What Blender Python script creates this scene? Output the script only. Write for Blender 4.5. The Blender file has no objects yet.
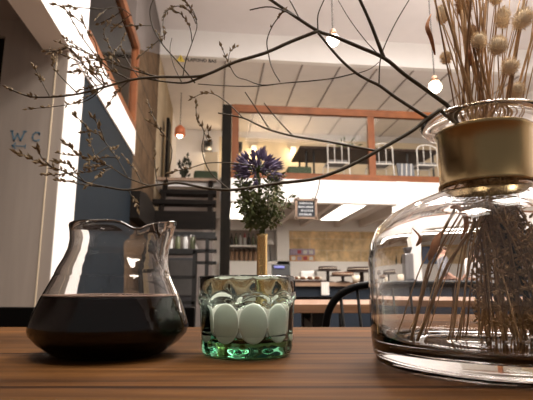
import bpy, bmesh, math, random
from mathutils import Vector, Matrix, Euler

random.seed(7)
SC = bpy.context.scene
COL = SC.collection
PI = math.pi
F = 470.0
PITCH = math.radians(10.6)
YAW = math.radians(6.2)
CAMZ = 0.815
CA, SA = math.cos(YAW), math.sin(YAW)
TZ = 0.75                                   # top of our table

# ---------------------------------------------------------------- camera geometry
def ray(px, py):
    x = (px - 266.5) / F
    y = (200 - py) / F
    fw = math.cos(PITCH) - y * math.sin(PITCH)
    up = math.sin(PITCH) + y * math.cos(PITCH)
    return Vector((x * CA + fw * SA, -x * SA + fw * CA, up))

def at(px, py, d):                          # d = horizontal distance along the line of sight
    r = ray(px, py)
    t = d / (r.x * SA + r.y * CA)
    return Vector((0, 0, CAMZ)) + r * t

def onv(px, py, V):
    r = ray(px, py)
    return Vector((0, 0, CAMZ)) + r * (V / r.y)

def W(x, d, z):
    return Vector((x * CA + d * SA, -x * SA + d * CA, z))

# ---------------------------------------------------------------- materials
MATS = {}
def nodes(name):
    m = bpy.data.materials.new(name)
    m.use_nodes = True
    nt = m.node_tree
    return m, nt, nt.nodes['Principled BSDF']

def L(nt, a, b):
    nt.links.new(a, b)

def coords(nt, scale=(1, 1, 1)):
    tc = nt.nodes.new('ShaderNodeTexCoord')
    mp = nt.nodes.new('ShaderNodeMapping')
    mp.inputs['Scale'].default_value = scale
    L(nt, tc.outputs['Object'], mp.inputs['Vector'])
    return mp.outputs['Vector']

def noise(nt, vec, scale, detail=4, rough=.55, dist=0):
    n = nt.nodes.new('ShaderNodeTexNoise')
    n.inputs['Scale'].default_value = scale
    n.inputs['Detail'].default_value = detail
    n.inputs['Roughness'].default_value = rough
    n.inputs['Distortion'].default_value = dist
    L(nt, vec, n.inputs['Vector'])
    return n.outputs['Fac']

def ramp(nt, fac, stops):
    r = nt.nodes.new('ShaderNodeValToRGB')
    e = r.color_ramp.elements
    while len(e) < len(stops):
        e.new(.5)
    for k, (p, c) in enumerate(stops):
        e[k].position = p
        e[k].color = (*c, 1)
    L(nt, fac, r.inputs['Fac'])
    return r.outputs['Color']

def bumpn(nt, fac, b, strength, dist=.01):
    bp = nt.nodes.new('ShaderNodeBump')
    bp.inputs['Strength'].default_value = strength
    bp.inputs['Distance'].default_value = dist
    L(nt, fac, bp.inputs['Height'])
    L(nt, bp.outputs['Normal'], b.inputs['Normal'])

def mat(name, c, rough=.5, metal=0, var=.12, scale=9, stretch=(1, 1, 1), bump=0, trans=0, ior=1.45, emit=0, ecol=None, alpha=1, spec=.5):
    m, nt, b = nodes(name)
    v = coords(nt, stretch)
    f = noise(nt, v, scale)
    lo = tuple(max(0, q * (1 - var)) for q in c)
    hi = tuple(min(1, q * (1 + var)) for q in c)
    L(nt, ramp(nt, f, [(.3, lo), (.7, hi)]), b.inputs['Base Color'])
    b.inputs['Roughness'].default_value = rough
    b.inputs['Metallic'].default_value = metal
    b.inputs['Transmission Weight'].default_value = trans
    b.inputs['IOR'].default_value = ior
    b.inputs['Alpha'].default_value = alpha
    b.inputs['Specular IOR Level'].default_value = spec
    if emit:
        b.inputs['Emission Color'].default_value = (*(ecol or c), 1)
        b.inputs['Emission Strength'].default_value = emit
    if bump:
        bumpn(nt, f, b, bump)
    MATS[name] = m
    return m

def glass(name, c=(1, 1, 1), rough=0.0, ior=1.46):
    m, nt, b = nodes(name)
    v = coords(nt)
    f = noise(nt, v, 60)
    L(nt, ramp(nt, f, [(.3, tuple(q * .97 for q in c)), (.7, c)]), b.inputs['Base Color'])
    b.inputs['Roughness'].default_value = rough
    b.inputs['Transmission Weight'].default_value = 1
    b.inputs['IOR'].default_value = ior
    MATS[name] = m
    return m

def pane_glass(name, tint=(.97, .98, .97)):     # flat thin pane: straight through plus a faint mirror
    m = bpy.data.materials.new(name)
    m.use_nodes = True
    nt = m.node_tree
    nt.nodes.clear()
    out = nt.nodes.new('ShaderNodeOutputMaterial')
    mix = nt.nodes.new('ShaderNodeMixShader')
    tr = nt.nodes.new('ShaderNodeBsdfTransparent')
    gl = nt.nodes.new('ShaderNodeBsdfGlossy')
    fr = nt.nodes.new('ShaderNodeFresnel')
    fr.inputs['IOR'].default_value = 1.18
    tr.inputs['Color'].default_value = (*tint, 1)
    gl.inputs['Roughness'].default_value = .02
    L(nt, fr.outputs['Fac'], mix.inputs['Fac'])
    L(nt, tr.outputs[0], mix.inputs[1])
    L(nt, gl.outputs[0], mix.inputs[2])
    L(nt, mix.outputs[0], out.inputs['Surface'])
    MATS[name] = m
    return m

def wood(name, c1, c2, axis=0, scale=14, rough=.5, plank=None, stretch=14, bump=.15, spec=.5):
    m, nt, b = nodes(name)
    s = [1, 1, 1]
    for k in range(3):
        s[k] = 1.0 / stretch * 3 if k == axis else 3.0
    v = coords(nt, tuple(s))
    f = noise(nt, v, scale, 7, .62, 1.1)
    f2 = noise(nt, coords(nt, (.8, .8, .8)), 6, 3)
    mid = tuple((a + q) / 2 for a, q in zip(c1, c2))
    col = ramp(nt, f, [(.28, c1), (.5, mid), (.68, c2)])
    mx = nt.nodes.new('ShaderNodeMix')
    mx.data_type = 'RGBA'
    mx.blend_type = 'MULTIPLY'
    mx.inputs['Factor'].default_value = 1
    L(nt, col, mx.inputs['A'])
    L(nt, ramp(nt, f2, [(.3, (.72, .72, .72)), (.7, (1.1, 1.08, 1.05))]), mx.inputs['B'])
    b.inputs['Specular IOR Level'].default_value = spec
    res = mx.outputs['Result']
    if plank:                                # (axis across, period, offset)
        ax, per, off = plank
        sx = nt.nodes.new('ShaderNodeSeparateXYZ')
        tc = nt.nodes.new('ShaderNodeTexCoord')
        L(nt, tc.outputs['Object'], sx.inputs[0])
        a = nt.nodes.new('ShaderNodeMath'); a.operation = 'SUBTRACT'; a.inputs[1].default_value = off
        L(nt, sx.outputs[ax], a.inputs[0])
        d = nt.nodes.new('ShaderNodeMath'); d.operation = 'DIVIDE'; d.inputs[1].default_value = per
        L(nt, a.outputs[0], d.inputs[0])
        fl = nt.nodes.new('ShaderNodeMath'); fl.operation = 'FLOOR'
        L(nt, d.outputs[0], fl.inputs[0])
        fr = nt.nodes.new('ShaderNodeMath'); fr.operation = 'FRACT'
        L(nt, d.outputs[0], fr.inputs[0])
        pp = nt.nodes.new('ShaderNodeMath'); pp.operation = 'PINGPONG'; pp.inputs[1].default_value = .5
        L(nt, fr.outputs[0], pp.inputs[0])
        wn = nt.nodes.new('ShaderNodeTexWhiteNoise'); wn.noise_dimensions = '1D'
        L(nt, fl.outputs[0], wn.inputs['W'])
        m3 = nt.nodes.new('ShaderNodeMix'); m3.data_type = 'RGBA'; m3.blend_type = 'MULTIPLY'
        m3.inputs['Factor'].default_value = 1
        L(nt, res, m3.inputs['A'])
        L(nt, ramp(nt, wn.outputs['Value'], [(0, (.82, .80, .78)), (1, (1.08, 1.06, 1.04))]), m3.inputs['B'])
        m2 = nt.nodes.new('ShaderNodeMix'); m2.data_type = 'RGBA'; m2.blend_type = 'MULTIPLY'
        m2.inputs['Factor'].default_value = 1
        L(nt, m3.outputs['Result'], m2.inputs['A'])
        L(nt, ramp(nt, pp.outputs[0], [(.014, (.25, .2, .17)), (.034, (1, 1, 1))]), m2.inputs['B'])
        res = m2.outputs['Result']
    L(nt, res, b.inputs['Base Color'])
    b.inputs['Roughness'].default_value = rough
    bumpn(nt, f, b, bump, .003)
    MATS[name] = m
    return m

def stone(name, cs, plane, bw, bh, mortar, msize=.012):
    m, nt, b = nodes(name)
    tc = nt.nodes.new('ShaderNodeTexCoord')
    sx = nt.nodes.new('ShaderNodeSeparateXYZ')
    cb = nt.nodes.new('ShaderNodeCombineXYZ')
    L(nt, tc.outputs['Object'], sx.inputs[0])
    L(nt, sx.outputs[0 if plane == 'xz' else 1], cb.inputs[0])
    L(nt, sx.outputs[2], cb.inputs[1])
    br = nt.nodes.new('ShaderNodeTexBrick')
    br.inputs['Scale'].default_value = 1
    br.inputs['Brick Width'].default_value = bw
    br.inputs['Row Height'].default_value = bh
    br.inputs['Mortar Size'].default_value = msize
    br.inputs['Mortar Smooth'].default_value = .4
    br.inputs['Color1'].default_value = (*cs[0], 1)
    br.inputs['Color2'].default_value = (*cs[1], 1)
    br.inputs['Mortar'].default_value = (*mortar, 1)
    L(nt, cb.outputs[0], br.inputs['Vector'])
    f = noise(nt, coords(nt), 3.2, 8, .65)
    mx = nt.nodes.new('ShaderNodeMix'); mx.data_type = 'RGBA'; mx.blend_type = 'MULTIPLY'
    mx.inputs['Factor'].default_value = 1
    L(nt, br.outputs['Color'], mx.inputs['A'])
    L(nt, ramp(nt, f, [(.3, (.55, .52, .48)), (.55, (1, 1, 1)), (.75, (1.3, 1.27, 1.2))]), mx.inputs['B'])
    L(nt, mx.outputs['Result'], b.inputs['Base Color'])
    b.inputs['Roughness'].default_value = .9
    b.inputs['Specular IOR Level'].default_value = .1
    bumpn(nt, f, b, .6, .03)
    MATS[name] = m
    return m

white = mat('white_paint', (.84, .81, .79), .6, var=.025, scale=2)
whitegloss = mat('white_lacquer', (.85, .83, .80), .35, var=.02, scale=3)
ceilp = mat('ceiling_paint', (.80, .76, .75), .8, var=.03, scale=1.5)
boardp = mat('low_ceiling_boards', (.74, .69, .66), .6, var=.04, scale=3)
cream = mat('cream_plaster', (.78, .66, .48), .85, var=.12, scale=1.3, bump=.1)
plaster = mat('sandy_plaster', (.38, .30, .20), .9, spec=.1, var=.2, scale=2.2, bump=.2)
greypaint = mat('taupe_grey_paint', (.30, .26, .24), .8, spec=.1, var=.08, scale=2)
wcpaint = mat('warm_grey_boards', (.36, .31, .27), .6, var=.05, scale=4, stretch=(6, 6, .4))
navy = mat('navy_paint', (.0075, .0125, .0180), .6, var=.12, scale=2, spec=.12)
navyc = mat('counter_navy', (.018, .025, .036), .5, var=.15, scale=3, spec=.2)
floorm = wood('floor_boards', (.10, .06, .035), (.20, .12, .07), 1, 10, .5, plank=(0, .14, 0))
stonew = stone('rough_stone', ((.125, .080, .047), (.088, .057, .034)), 'yz', .85, .40, (.065, .045, .03), .022)
brickw = stone('yellow_stone', ((.92, .72, .44), (.80, .59, .34)), 'xz', .9, .3, (.88, .74, .53), .014)
orangewood = wood('orange_timber', (.17, .056, .019), (.25, .092, .036), 0, 8, .5, spec=.2)
orangewoodz = wood('orange_timber_upright', (.16, .052, .018), (.235, .085, .034), 2, 8, .5, spec=.2)
railwood = wood('orange_timber_rail', (.125, .042, .014), (.19, .070, .027), 1, 8, .5, spec=.2)
darkwood = wood('dark_stained_timber', (.004, .003, .0025), (.011, .008, .006), 0, 8, .75, spec=.12)
darkpost = wood('dark_post_timber', (.006, .0048, .0035), (.013, .0105, .0075), 2, 8, .75, spec=.12)
tabletopw = wood('oiled_table_wood', (.024, .0085, .0022), (.135, .060, .0175), 0, 11, .65, spec=.06, plank=(1, .1637, .145), stretch=16)
table2w = wood('pale_table_wood', (.17, .085, .045), (.30, .165, .092), 0, 9, .5)
counterw = wood('counter_wood', (.22, .14, .09), (.34, .23, .155), 0, 9, .5)
blackm = mat('black_metal', (.004, .0035, .003), .5, metal=0, var=.2, scale=20)
blackwood = mat('black_lacquered_wood', (.0025, .002, .0018), .4, spec=.1, var=.3, scale=12, stretch=(1, 1, .2))
whitewire = mat('white_wire', (.82, .78, .74), .4, var=.04, scale=10)
greycush = mat('grey_cushion', (.20, .19, .185), .9, var=.15, scale=60, bump=.2)
greencush = mat('green_cushion', (.055, .075, .045), .9, var=.2, scale=60, bump=.2)
clear = glass('clear_glass', (1, 1, 1))
green = glass('green_bottle_glass', (.89, .975, .93), .0, 1.5)
_va = green.node_tree.nodes.new('ShaderNodeVolumeAbsorption')
_va.inputs['Color'].default_value = (.46, .80, .66, 1)
_va.inputs['Density'].default_value = 42
L(green.node_tree, _va.outputs[0], green.node_tree.nodes['Material Output'].inputs['Volume'])
railglass = pane_glass('railing_glass', (.95, .95, .94))
brass = mat('brushed_brass', (.40, .285, .14), .27, metal=1, var=.08, scale=40, stretch=(1, 1, .06))
budbrass = mat('polished_brass', (.78, .56, .26), .25, metal=1, var=.08, scale=40, stretch=(1, 1, .05))
coffee = mat('dark_coffee', (.004, .0012, .0008), .12, var=.3, scale=6, ior=1.12)
foamm = mat('coffee_foam', (.42, .27, .20), .4, var=.2, scale=200)
frost = mat('milky_frosted_glass', (.95, .93, .86), .55, var=.05, scale=55)
twigm = mat('olive_brown_bark', (.060, .042, .020), .7, var=.3, scale=160, stretch=(1, 1, 1), bump=.2)
budm = mat('dry_bud', (.20, .135, .065), .8, var=.35, scale=120)
strawm = mat('dry_straw', (.46, .285, .14), .8, var=.3, scale=90)
strawd = mat('dark_straw', (.27, .155, .075), .8, var=.3, scale=90)
podm = mat('rust_dry_leaf', (.44, .19, .085), .75, var=.35, scale=70)
tailm = mat('bunny_tail_fluff', (.84, .70, .51), 1, var=.16, scale=120)
taild = mat('brown_seed_fluff', (.42, .27, .15), 1, var=.18, scale=120)
purple = mat('violet_petals', (.20, .165, .27), .7, var=.3, scale=120)
leafm = mat('fresh_leaf', (.155, .185, .075), .6, var=.35, scale=90)
leafp = mat('pale_flower', (.62, .60, .44), .8, var=.2, scale=90)
stemg = mat('green_stem', (.10, .13, .05), .6, var=.2, scale=60)
inkblue = mat('blue_marker_ink', (.12, .22, .30), .7, var=.15, scale=30)
inkblack = mat('black_print', (.02, .02, .022), .6, var=.1, scale=30)
signyellow = mat('warning_yellow', (.75, .55, .08), .6, var=.08, scale=30)
slate = mat('chalkboard_slate', (.02, .026, .033), .7, var=.25, scale=14)
chalk = mat('chalk_white', (.62, .65, .68), .9, var=.1, scale=50)
copper = mat('copper_shade', (.72, .22, .10), .45, metal=.2, var=.1, scale=12)
cord = mat('dark_cord', (.03, .025, .02), .7, var=.1, scale=30)
sock = mat('bronze_socket', (.22, .13, .08), .4, metal=.7, var=.2, scale=30)
steel = mat('brushed_steel', (.42, .42, .43), .3, metal=1, var=.1, scale=30, stretch=(1, 1, .1))
dgrey = mat('dark_grey_plastic', (.06, .06, .065), .35, var=.1, scale=20)
cake = mat('brown_cake', (.03, .011, .006), .7, var=.3, scale=30, bump=.3)
cake2 = mat('golden_cake', (.14, .055, .022), .7, var=.3, scale=30, bump=.3)
creamf = mat('cream_filling', (.75, .66, .52), .6, var=.1, scale=30)
cloth = mat('pale_cloth', (.72, .70, .66), .9, var=.06, scale=40)
skin = mat('skin_tone', (.62, .36, .27), .55, var=.08, scale=40)
hairb = mat('brown_hair', (.085, .04, .022), .5, var=.3, scale=60)
hairk = mat('black_hair', (.015, .012, .011), .45, var=.3, scale=60)
shirtg = mat('grey_shirt', (.28, .28, .31), .9, var=.1, scale=40)
shirtw = mat('pale_shirt', (.72, .68, .66), .9, var=.05, scale=40)
trous = mat('dark_trousers', (.03, .03, .035), .9, var=.15, scale=40)
bluep = mat('blue_board', (.10, .16, .28), .6, var=.12, scale=6)
red = mat('red_label', (.40, .06, .07), .5, var=.15, scale=40)
jar = mat('brown_jar', (.30, .18, .11), .4, var=.2, scale=30)
jarlid = mat('dark_lid', (.08, .055, .04), .4, var=.2, scale=30)
bottled = mat('dark_bottle', (.035, .035, .03), .15, var=.2, scale=20)
bottlew = mat('pale_bottle', (.55, .54, .52), .25, var=.1, scale=20)
bottleg = mat('olive_bottle', (.10, .11, .06), .2, var=.2, scale=20)
lilac = mat('lilac_box', (.40, .33, .44), .6, var=.25, scale=25)
orangeb = mat('orange_box', (.62, .33, .16), .6, var=.25, scale=25)
bulbm = mat('lit_bulb', (1, .86, .70), .3, var=.02, emit=14, ecol=(1, .80, .58))
panelm = mat('lit_panel', (1, .95, .88), .4, var=.02, emit=5.0, ecol=(1, .90, .76))
sconcem = mat('lit_spot', (1, .85, .6), .4, var=.02, emit=10, ecol=(1, .78, .50))
screenm = mat('lit_screen', (.08, .09, .3), .3, var=.1, scale=10, emit=.5, ecol=(.12, .13, .55))

# ---------------------------------------------------------------- mesh builder
class MB:
    def __init__(s):
        s.bm = bmesh.new()
    def box(s, c, d, rz=0, rot=None):
        M = Matrix.Translation(Vector(c)) @ (rot.to_4x4() if rot else Matrix.Rotation(rz, 4, 'Z')) @ Matrix.Diagonal((d[0], d[1], d[2], 1))
        bmesh.ops.create_cube(s.bm, size=1, matrix=M)
        return s
    def lim(s, x0, x1, y0, y1, z0, z1):
        return s.box(((x0 + x1) / 2, (y0 + y1) / 2, (z0 + z1) / 2), (abs(x1 - x0), abs(y1 - y0), abs(z1 - z0)))
    def tube(s, pts, r, seg=6, flat=1):
        P = [Vector(p) for p in pts]
        R = r if isinstance(r, (list, tuple)) else [r] * len(P)
        rings = []
        up = None
        for k, p in enumerate(P):
            t = (P[min(k + 1, len(P) - 1)] - P[max(k - 1, 0)])
            if t.length < 1e-9:
                t = Vector((0, 0, 1))
            t.normalize()
            if up is None:
                up = t.orthogonal().normalized()
            up = (up - t * up.dot(t))
            if up.length < 1e-6:
                up = t.orthogonal()
            up.normalize()
            sd = t.cross(up)
            rings.append([s.bm.verts.new(p + (up * math.cos(2 * PI * j / seg) * flat + sd * math.sin(2 * PI * j / seg)) * R[k]) for j in range(seg)])
        for a, b in zip(rings, rings[1:]):
            for j in range(seg):
                s.bm.faces.new((a[j], a[(j + 1) % seg], b[(j + 1) % seg], b[j]))
        s.bm.faces.new(rings[0][::-1])
        s.bm.faces.new(rings[-1])
        return s
    def lathe(s, prof, c=(0, 0, 0), seg=48, fn=None):
        """revolve (r, z) points about the vertical through c; r = 0 closes at a pole; fn(th, r, z, k) may bend it"""
        c = Vector(c)
        rings = []
        for k, (r, z) in enumerate(prof):
            if r <= 1e-7:
                rings.append([s.bm.verts.new(c + Vector((0, 0, z)))])
            else:
                ring = []
                for j in range(seg):
                    th = 2 * PI * j / seg
                    rr, zz = fn(th, r, z, k) if fn else (r, z)
                    ring.append(s.bm.verts.new(c + Vector((rr * math.cos(th), rr * math.sin(th), zz))))
                rings.append(ring)
        for a, b in zip(rings, rings[1:]):
            for j in range(seg):
                j2 = (j + 1) % seg
                if len(a) == 1 and len(b) == 1:
                    continue
                if len(a) == 1:
                    s.bm.faces.new((a[0], b[j2], b[j]))
                elif len(b) == 1:
                    s.bm.faces.new((a[j], a[j2], b[0]))
                else:
                    s.bm.faces.new((a[j], a[j2], b[j2], b[j]))
        if len(rings[0]) > 1 and prof[0] != prof[-1]:
            s.bm.faces.new(rings[0][::-1])
        if len(rings[-1]) > 1 and prof[0] != prof[-1]:
            s.bm.faces.new(rings[-1])
        return s
    def ell(s, c, r, rot=None, sub=2):
        M = Matrix.Translation(Vector(c)) @ (rot.to_4x4() if rot else Matrix.Identity(4)) @ Matrix.Diagonal((r[0], r[1], r[2], 1))
        bmesh.ops.create_icosphere(s.bm, subdivisions=sub, radius=1, matrix=M)
        return s
    def leaf(s, p, dirv, ln, w, th=.25):      # a small diamond-shaped solid bud or leaf
        d = Vector(dirv).normalized()
        a = d.orthogonal().normalized()
        a = Matrix.Rotation(random.uniform(0, 2 * PI), 3, d) @ a
        b = d.cross(a)
        p = Vector(p)
        m = p + d * ln * .45
        v = [s.bm.verts.new(q) for q in (p, m + a * w, m + b * w * th, m - a * w, m - b * w * th, p + d * ln)]
        for i, j in ((1, 2), (2, 3), (3, 4), (4, 1)):
            s.bm.faces.new((v[0], v[j], v[i]))
            s.bm.faces.new((v[5], v[i], v[j]))
        return s
    def prism(s, poly, axis, a, b):           # polygon in the two other axes, extruded from a to b along axis
        def mk(p, t):
            q = [p[0], p[1]]
            q.insert(axis, t)
            return s.bm.verts.new(q)
        A = [mk(p, a) for p in poly]
        B = [mk(p, b) for p in poly]
        n = len(poly)
        for k in range(n):
            s.bm.faces.new((A[k], A[(k + 1) % n], B[(k + 1) % n], B[k]))
        s.bm.faces.new(A[::-1])
        s.bm.faces.new(B)
        return s
    def strokes(s, lines, w, org, ux, uy, n, th=.003):   # flat pen strokes on a wall
        org, ux, uy, n = Vector(org), Vector(ux), Vector(uy), Vector(n)
        for ln in lines:
            for (x0, y0), (x1, y1) in zip(ln, ln[1:]):
                a, b = org + ux * x0 + uy * y0, org + ux * x1 + uy * y1
                t = (b - a).normalized()
                sd = n.cross(t).normalized() * w / 2
                a, b = a - t * w * .35, b + t * w * .35
                v = [s.bm.verts.new(q + k) for k in (Vector((0, 0, 0)), n * th) for q in (a - sd, a + sd, b + sd, b - sd)]
                for f in ((0, 1, 2, 3), (7, 6, 5, 4), (0, 4, 5, 1), (1, 5, 6, 2), (2, 6, 7, 3), (3, 7, 4, 0)):
                    s.bm.faces.new([v[i] for i in f])
        return s
    def build(s, name, m, parent=None, smooth=False, bevel=0, loc=None):
        bmesh.ops.recalc_face_normals(s.bm, faces=s.bm.faces)
        if bevel:
            bmesh.ops.bevel(s.bm, geom=[e for e in s.bm.edges], offset=bevel, segments=2, profile=.6, affect='EDGES', clamp_overlap=True)
        if smooth:
            for f in s.bm.faces:
                f.smooth = True
        o_loc = None
        if parent is not None:
            s.bm.transform(wm(parent).inverted())
        else:
            xs = [v.co for v in s.bm.verts]
            lo = Vector((min(v.x for v in xs), min(v.y for v in xs), min(v.z for v in xs)))
            hi = Vector((max(v.x for v in xs), max(v.y for v in xs), max(v.z for v in xs)))
            o_loc = Vector(loc) if loc else Vector(((lo.x + hi.x) / 2, (lo.y + hi.y) / 2, lo.z))
            s.bm.transform(Matrix.Translation(-o_loc))
        me = bpy.data.meshes.new(name)
        s.bm.to_mesh(me)
        s.bm.free()
        me.materials.append(m)
        o = bpy.data.objects.new(name, me)
        COL.objects.link(o)
        if parent is not None:
            o.parent = parent
        else:
            o.location = o_loc
        return o

def wm(o):
    M = Matrix.Translation(o.location) @ o.rotation_euler.to_matrix().to_4x4()
    return wm(o.parent) @ M if o.parent else M

def tag(o, label=None, cat=None, group=None, kind=None):
    if label: o['label'] = label
    if cat: o['category'] = cat
    if group: o['group'] = group
    if kind: o['kind'] = kind
    return o

def thing(name, label, cat, loc, rz=0, group=None):
    o = bpy.data.objects.new(name, None)
    COL.objects.link(o)
    o.location = Vector(loc)
    o.rotation_euler = (0, 0, rz)
    o.empty_display_size = .05
    return tag(o, label, cat, group)

def dup(root, loc, rz=None, label=None, group=None):
    r = root.copy(); COL.objects.link(r)
    r.location = Vector(loc)
    if rz is not None: r.rotation_euler = (0, 0, rz)
    tag(r, label, None, group)
    for ch in list(root.children):
        c = ch.copy(); COL.objects.link(c); c.parent = r
        for g in ch.children:
            d = g.copy(); COL.objects.link(d); d.parent = c
    return r

def struct(name, mb, m, label=None, **k):
    o = mb.build(name, m, None, **k)
    o['kind'] = 'structure'
    if label: o['label'] = label
    return o

def smoothpts(P, n=4):                        # Catmull-Rom through points (Vectors)
    P = [Vector(p) for p in P]
    out = []
    for k in range(len(P) - 1):
        p0, p1, p2, p3 = P[max(k - 1, 0)], P[k], P[k + 1], P[min(k + 2, len(P) - 1)]
        for j in range(n):
            t = j / n
            out.append(.5 * ((2 * p1) + (p2 - p0) * t + (2 * p0 - 5 * p1 + 4 * p2 - p3) * t * t + (3 * p1 - p0 - 3 * p2 + p3) * t ** 3))
    out.append(P[-1])
    return out

# ================================================================ SETTING
MZ0, MZ1 = 2.27, 2.68                         # mezzanine front beam
ZLOW, ZMAIN = 4.92, 5.40
VF = 7.9                                      # plane of the mezzanine front
VB = 12.0
UR = 6.6
struct('floor', MB().lim(-3.4, UR, -2.5, VB, -.06, 0), floorm)
struct('ceiling', MB().lim(-3.4, UR, -2.5, VF, ZMAIN, ZMAIN + .1), ceilp)
struct('ceiling_low', MB().lim(-1.25, UR, VF + .12, VB + .1, ZLOW, ZLOW + .1), boardp)
struct('trim_1', MB().lim(-1.05, UR, VF, VF + .12, ZLOW - .02, ZMAIN), whitegloss, 'white fascia where the ceiling drops to the low ceiling')
for k in range(9):                            # battens of the low ceiling
    u = .1 + k * .72
    struct('trim_%d' % (2 + k), MB().lim(u, u + .025, VF + .12, VB, ZLOW - .015, ZLOW), greypaint, 'seam batten of the low ceiling')
struct('wall_back', MB().lim(-1.25, UR, VB, VB + .15, -.06, ZLOW + .1), white)
struct('wall_back_brick', MB().lim(1.84, UR, VB - .05, VB, 1.47, 2.26), brickw)
struct('wall_back_upper', MB().lim(.05, UR, VB - .04, VB, MZ1, 4.74), cream)
struct('wall_right', MB().lim(UR, UR + .12, -2.5, VB, -.06, ZMAIN + .1), white)
# left side: corridor under the gallery, blue wall, stone wall
struct('wall_left_blue', MB().lim(-1.14, -1.0, 3.42, 5.55, 0, 2.38), navy)
struct('wall_left_stone', MB().prism([(5.55, 0), (VF, 0), (VF, 4.9), (5.55, 3.75)], 0, -1.25, -1.05), stonew)
struct('wall_left_upper', MB().prism([(5.55, 3.75), (VF, 4.9), (VF, ZMAIN), (5.55, ZMAIN)], 0, -1.25, -1.052), mat('upper_grey_paint', (.15, .13, .12), .85, var=.12, scale=2, spec=.1))
struct('wall_left_plaster', MB().lim(-1.25, -1.05, VF, 10.6, 0, ZLOW), plaster)
struct('wall_left_mezzanine', MB().lim(-1.25, -1.06, 10.6, VB, 0, ZLOW), white)
struct('wall_corridor', MB().lim(-1.415, -1.004, 3.04, 3.14, 0, 2.58), wcpaint)
struct('trim_20', MB().lim(-1.078, -1.072, 3.034, 3.04, 0, 2.38), cream, 'pale joint line in the grey panel')
struct('wall_corridor_end', MB().lim(-3.4, -1.14, 5.3, 5.4, 0, 2.58), greypaint)
struct('wall_left', MB().lim(-3.5, -3.4, -2.5, VB, -.06, ZMAIN + .1), greypaint)
struct('door_1', MB().lim(-2.25, -1.415, 3.07, 3.12, 0, 2.46), darkwood)
struct('wall_corridor_head', MB().lim(-3.4, -1.415, 3.04, 3.14, 2.46, 2.58), wcpaint)
struct('wall_corridor_side', MB().lim(-3.4, -2.25, 3.04, 3.14, 0, 2.46), wcpaint)
struct('trim_21', MB().lim(-1.14, -1.0, 3.045, 3.42, 0, 2.38), whitegloss, 'white upright post at the end of the blue wall')
struct('trim_22', MB().lim(-1.17, -.985, .4, 5.58, 2.38, 2.68), whitegloss, 'white edge beam of the side gallery')
struct('ceiling_gallery', MB().lim(-3.4, -1.17, .4, 5.55, 2.58, 2.9), greypaint)
struct('trim_23', MB().lim(-1.19, -1.17, .4, 5.55, 2.68, 2.9), white, 'gallery slab edge')
struct('wall_gallery', MB().lim(-1.1, -1.0, .4, 3.42, 2.68, ZMAIN), white)
struct('wall_gallery_rear', MB().lim(-2.2, -2.1, .4, 5.5, 2.9, ZMAIN), boardp)
struct('wall_gallery_end', MB().lim(-2.1, -1.25, 5.5, 5.6, 2.9, ZMAIN), boardp)
# mezzanine slab, joists
struct('floor_mezzanine', MB().lim(.05, UR, VF + .15, VB, 2.55, MZ1), white)
struct('floor_mezzanine_stairhead', MB().lim(-1.05, .05, 8.1, VB, 2.55, MZ1), white)
struct('trim_24', MB().lim(.05, UR, VF, VF + .15, MZ0, MZ1), whitegloss, 'white front beam of the mezzanine')
for k, u in enumerate([1.0, 1.55, 2.15, 3.05, 3.7, 4.4, 5.1, 5.8]):
    struct('trim_%d' % (30 + k), MB().lim(u, u + .09, VF + .15, VB - .2, 2.36, 2.55), boardp, 'joist under the mezzanine')
struct('trim_40', MB().lim(.05, UR, VB - .2, VB - .05, 2.26, 2.55), whitegloss, 'white beam along the back wall under the mezzanine')
struct('trim_41', MB().lim(3.17, 3.40, VF - .03, VF + .2, 0, MZ1), whitegloss, 'white column carrying the mezzanine')
struct('trim_42', MB().lim(1.53, 1.84, VB - .35, VB - .05, 0, 2.26), whitegloss, 'white pier beside the brick panel')
# ledge below brick
struct('trim_43', MB().lim(.1, UR, VB - .35, VB - .05, .0, 1.47), whitegloss, 'white ledge wall below the brick panel')

# ---------------- mezzanine railing with glass
rt = thing('glazed_railing', 'long glazed railing framed in orange timber along the mezzanine edge', 'railing', (.25, VF + .06, MZ1))
MB().lim(.24, UR - .02, VF + .02, VF + .12, 3.90, 4.03).build('top_rail', orangewood, rt)
MB().lim(.24, UR - .02, VF + .02, VF + .12, MZ1, 2.80).build('bottom_rail', orangewood, rt)
for u in (.25, 2.72, 5.0):
    MB().lim(u, u + .12, VF + .025, VF + .115, 2.80, 3.90).build('upright', orangewoodz, rt)
for a, b in ((.37, 2.72), (2.84, 5.0), (5.12, UR - .02)):
    MB().lim(a, b, VF + .06, VF + .072, 2.80, 3.90).build('glass_pane', railglass, rt)
# ---------------- side gallery railing
rt = thing('gallery_railing', 'orange timber railing with glass above the white side gallery beam', 'railing', (-1.03, 4.4, 2.68))
MB().lim(-1.07, -.985, 3.43, 5.56, 2.68, 2.76).build('bottom_rail', railwood, rt)
MB().lim(-1.07, -.985, 3.43, 5.56, 3.70, 3.80).build('top_rail', railwood, rt)
MB().lim(-1.07, -.985, 5.46, 5.56, 2.76, 3.70).build('upright', orangewoodz, rt)
MB().lim(-1.035, -1.025, 3.43, 5.46, 2.76, 3.70).build('glass_pane', railglass, rt)

# ---------------- dark post by the stairs
p = MB().lim(.075, .235, VF - .2, VF - .02, 0, 3.93).build('corner_post', darkpost)
tag(p, 'thick dark timber post rising beside the stair opening', 'post')

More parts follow.
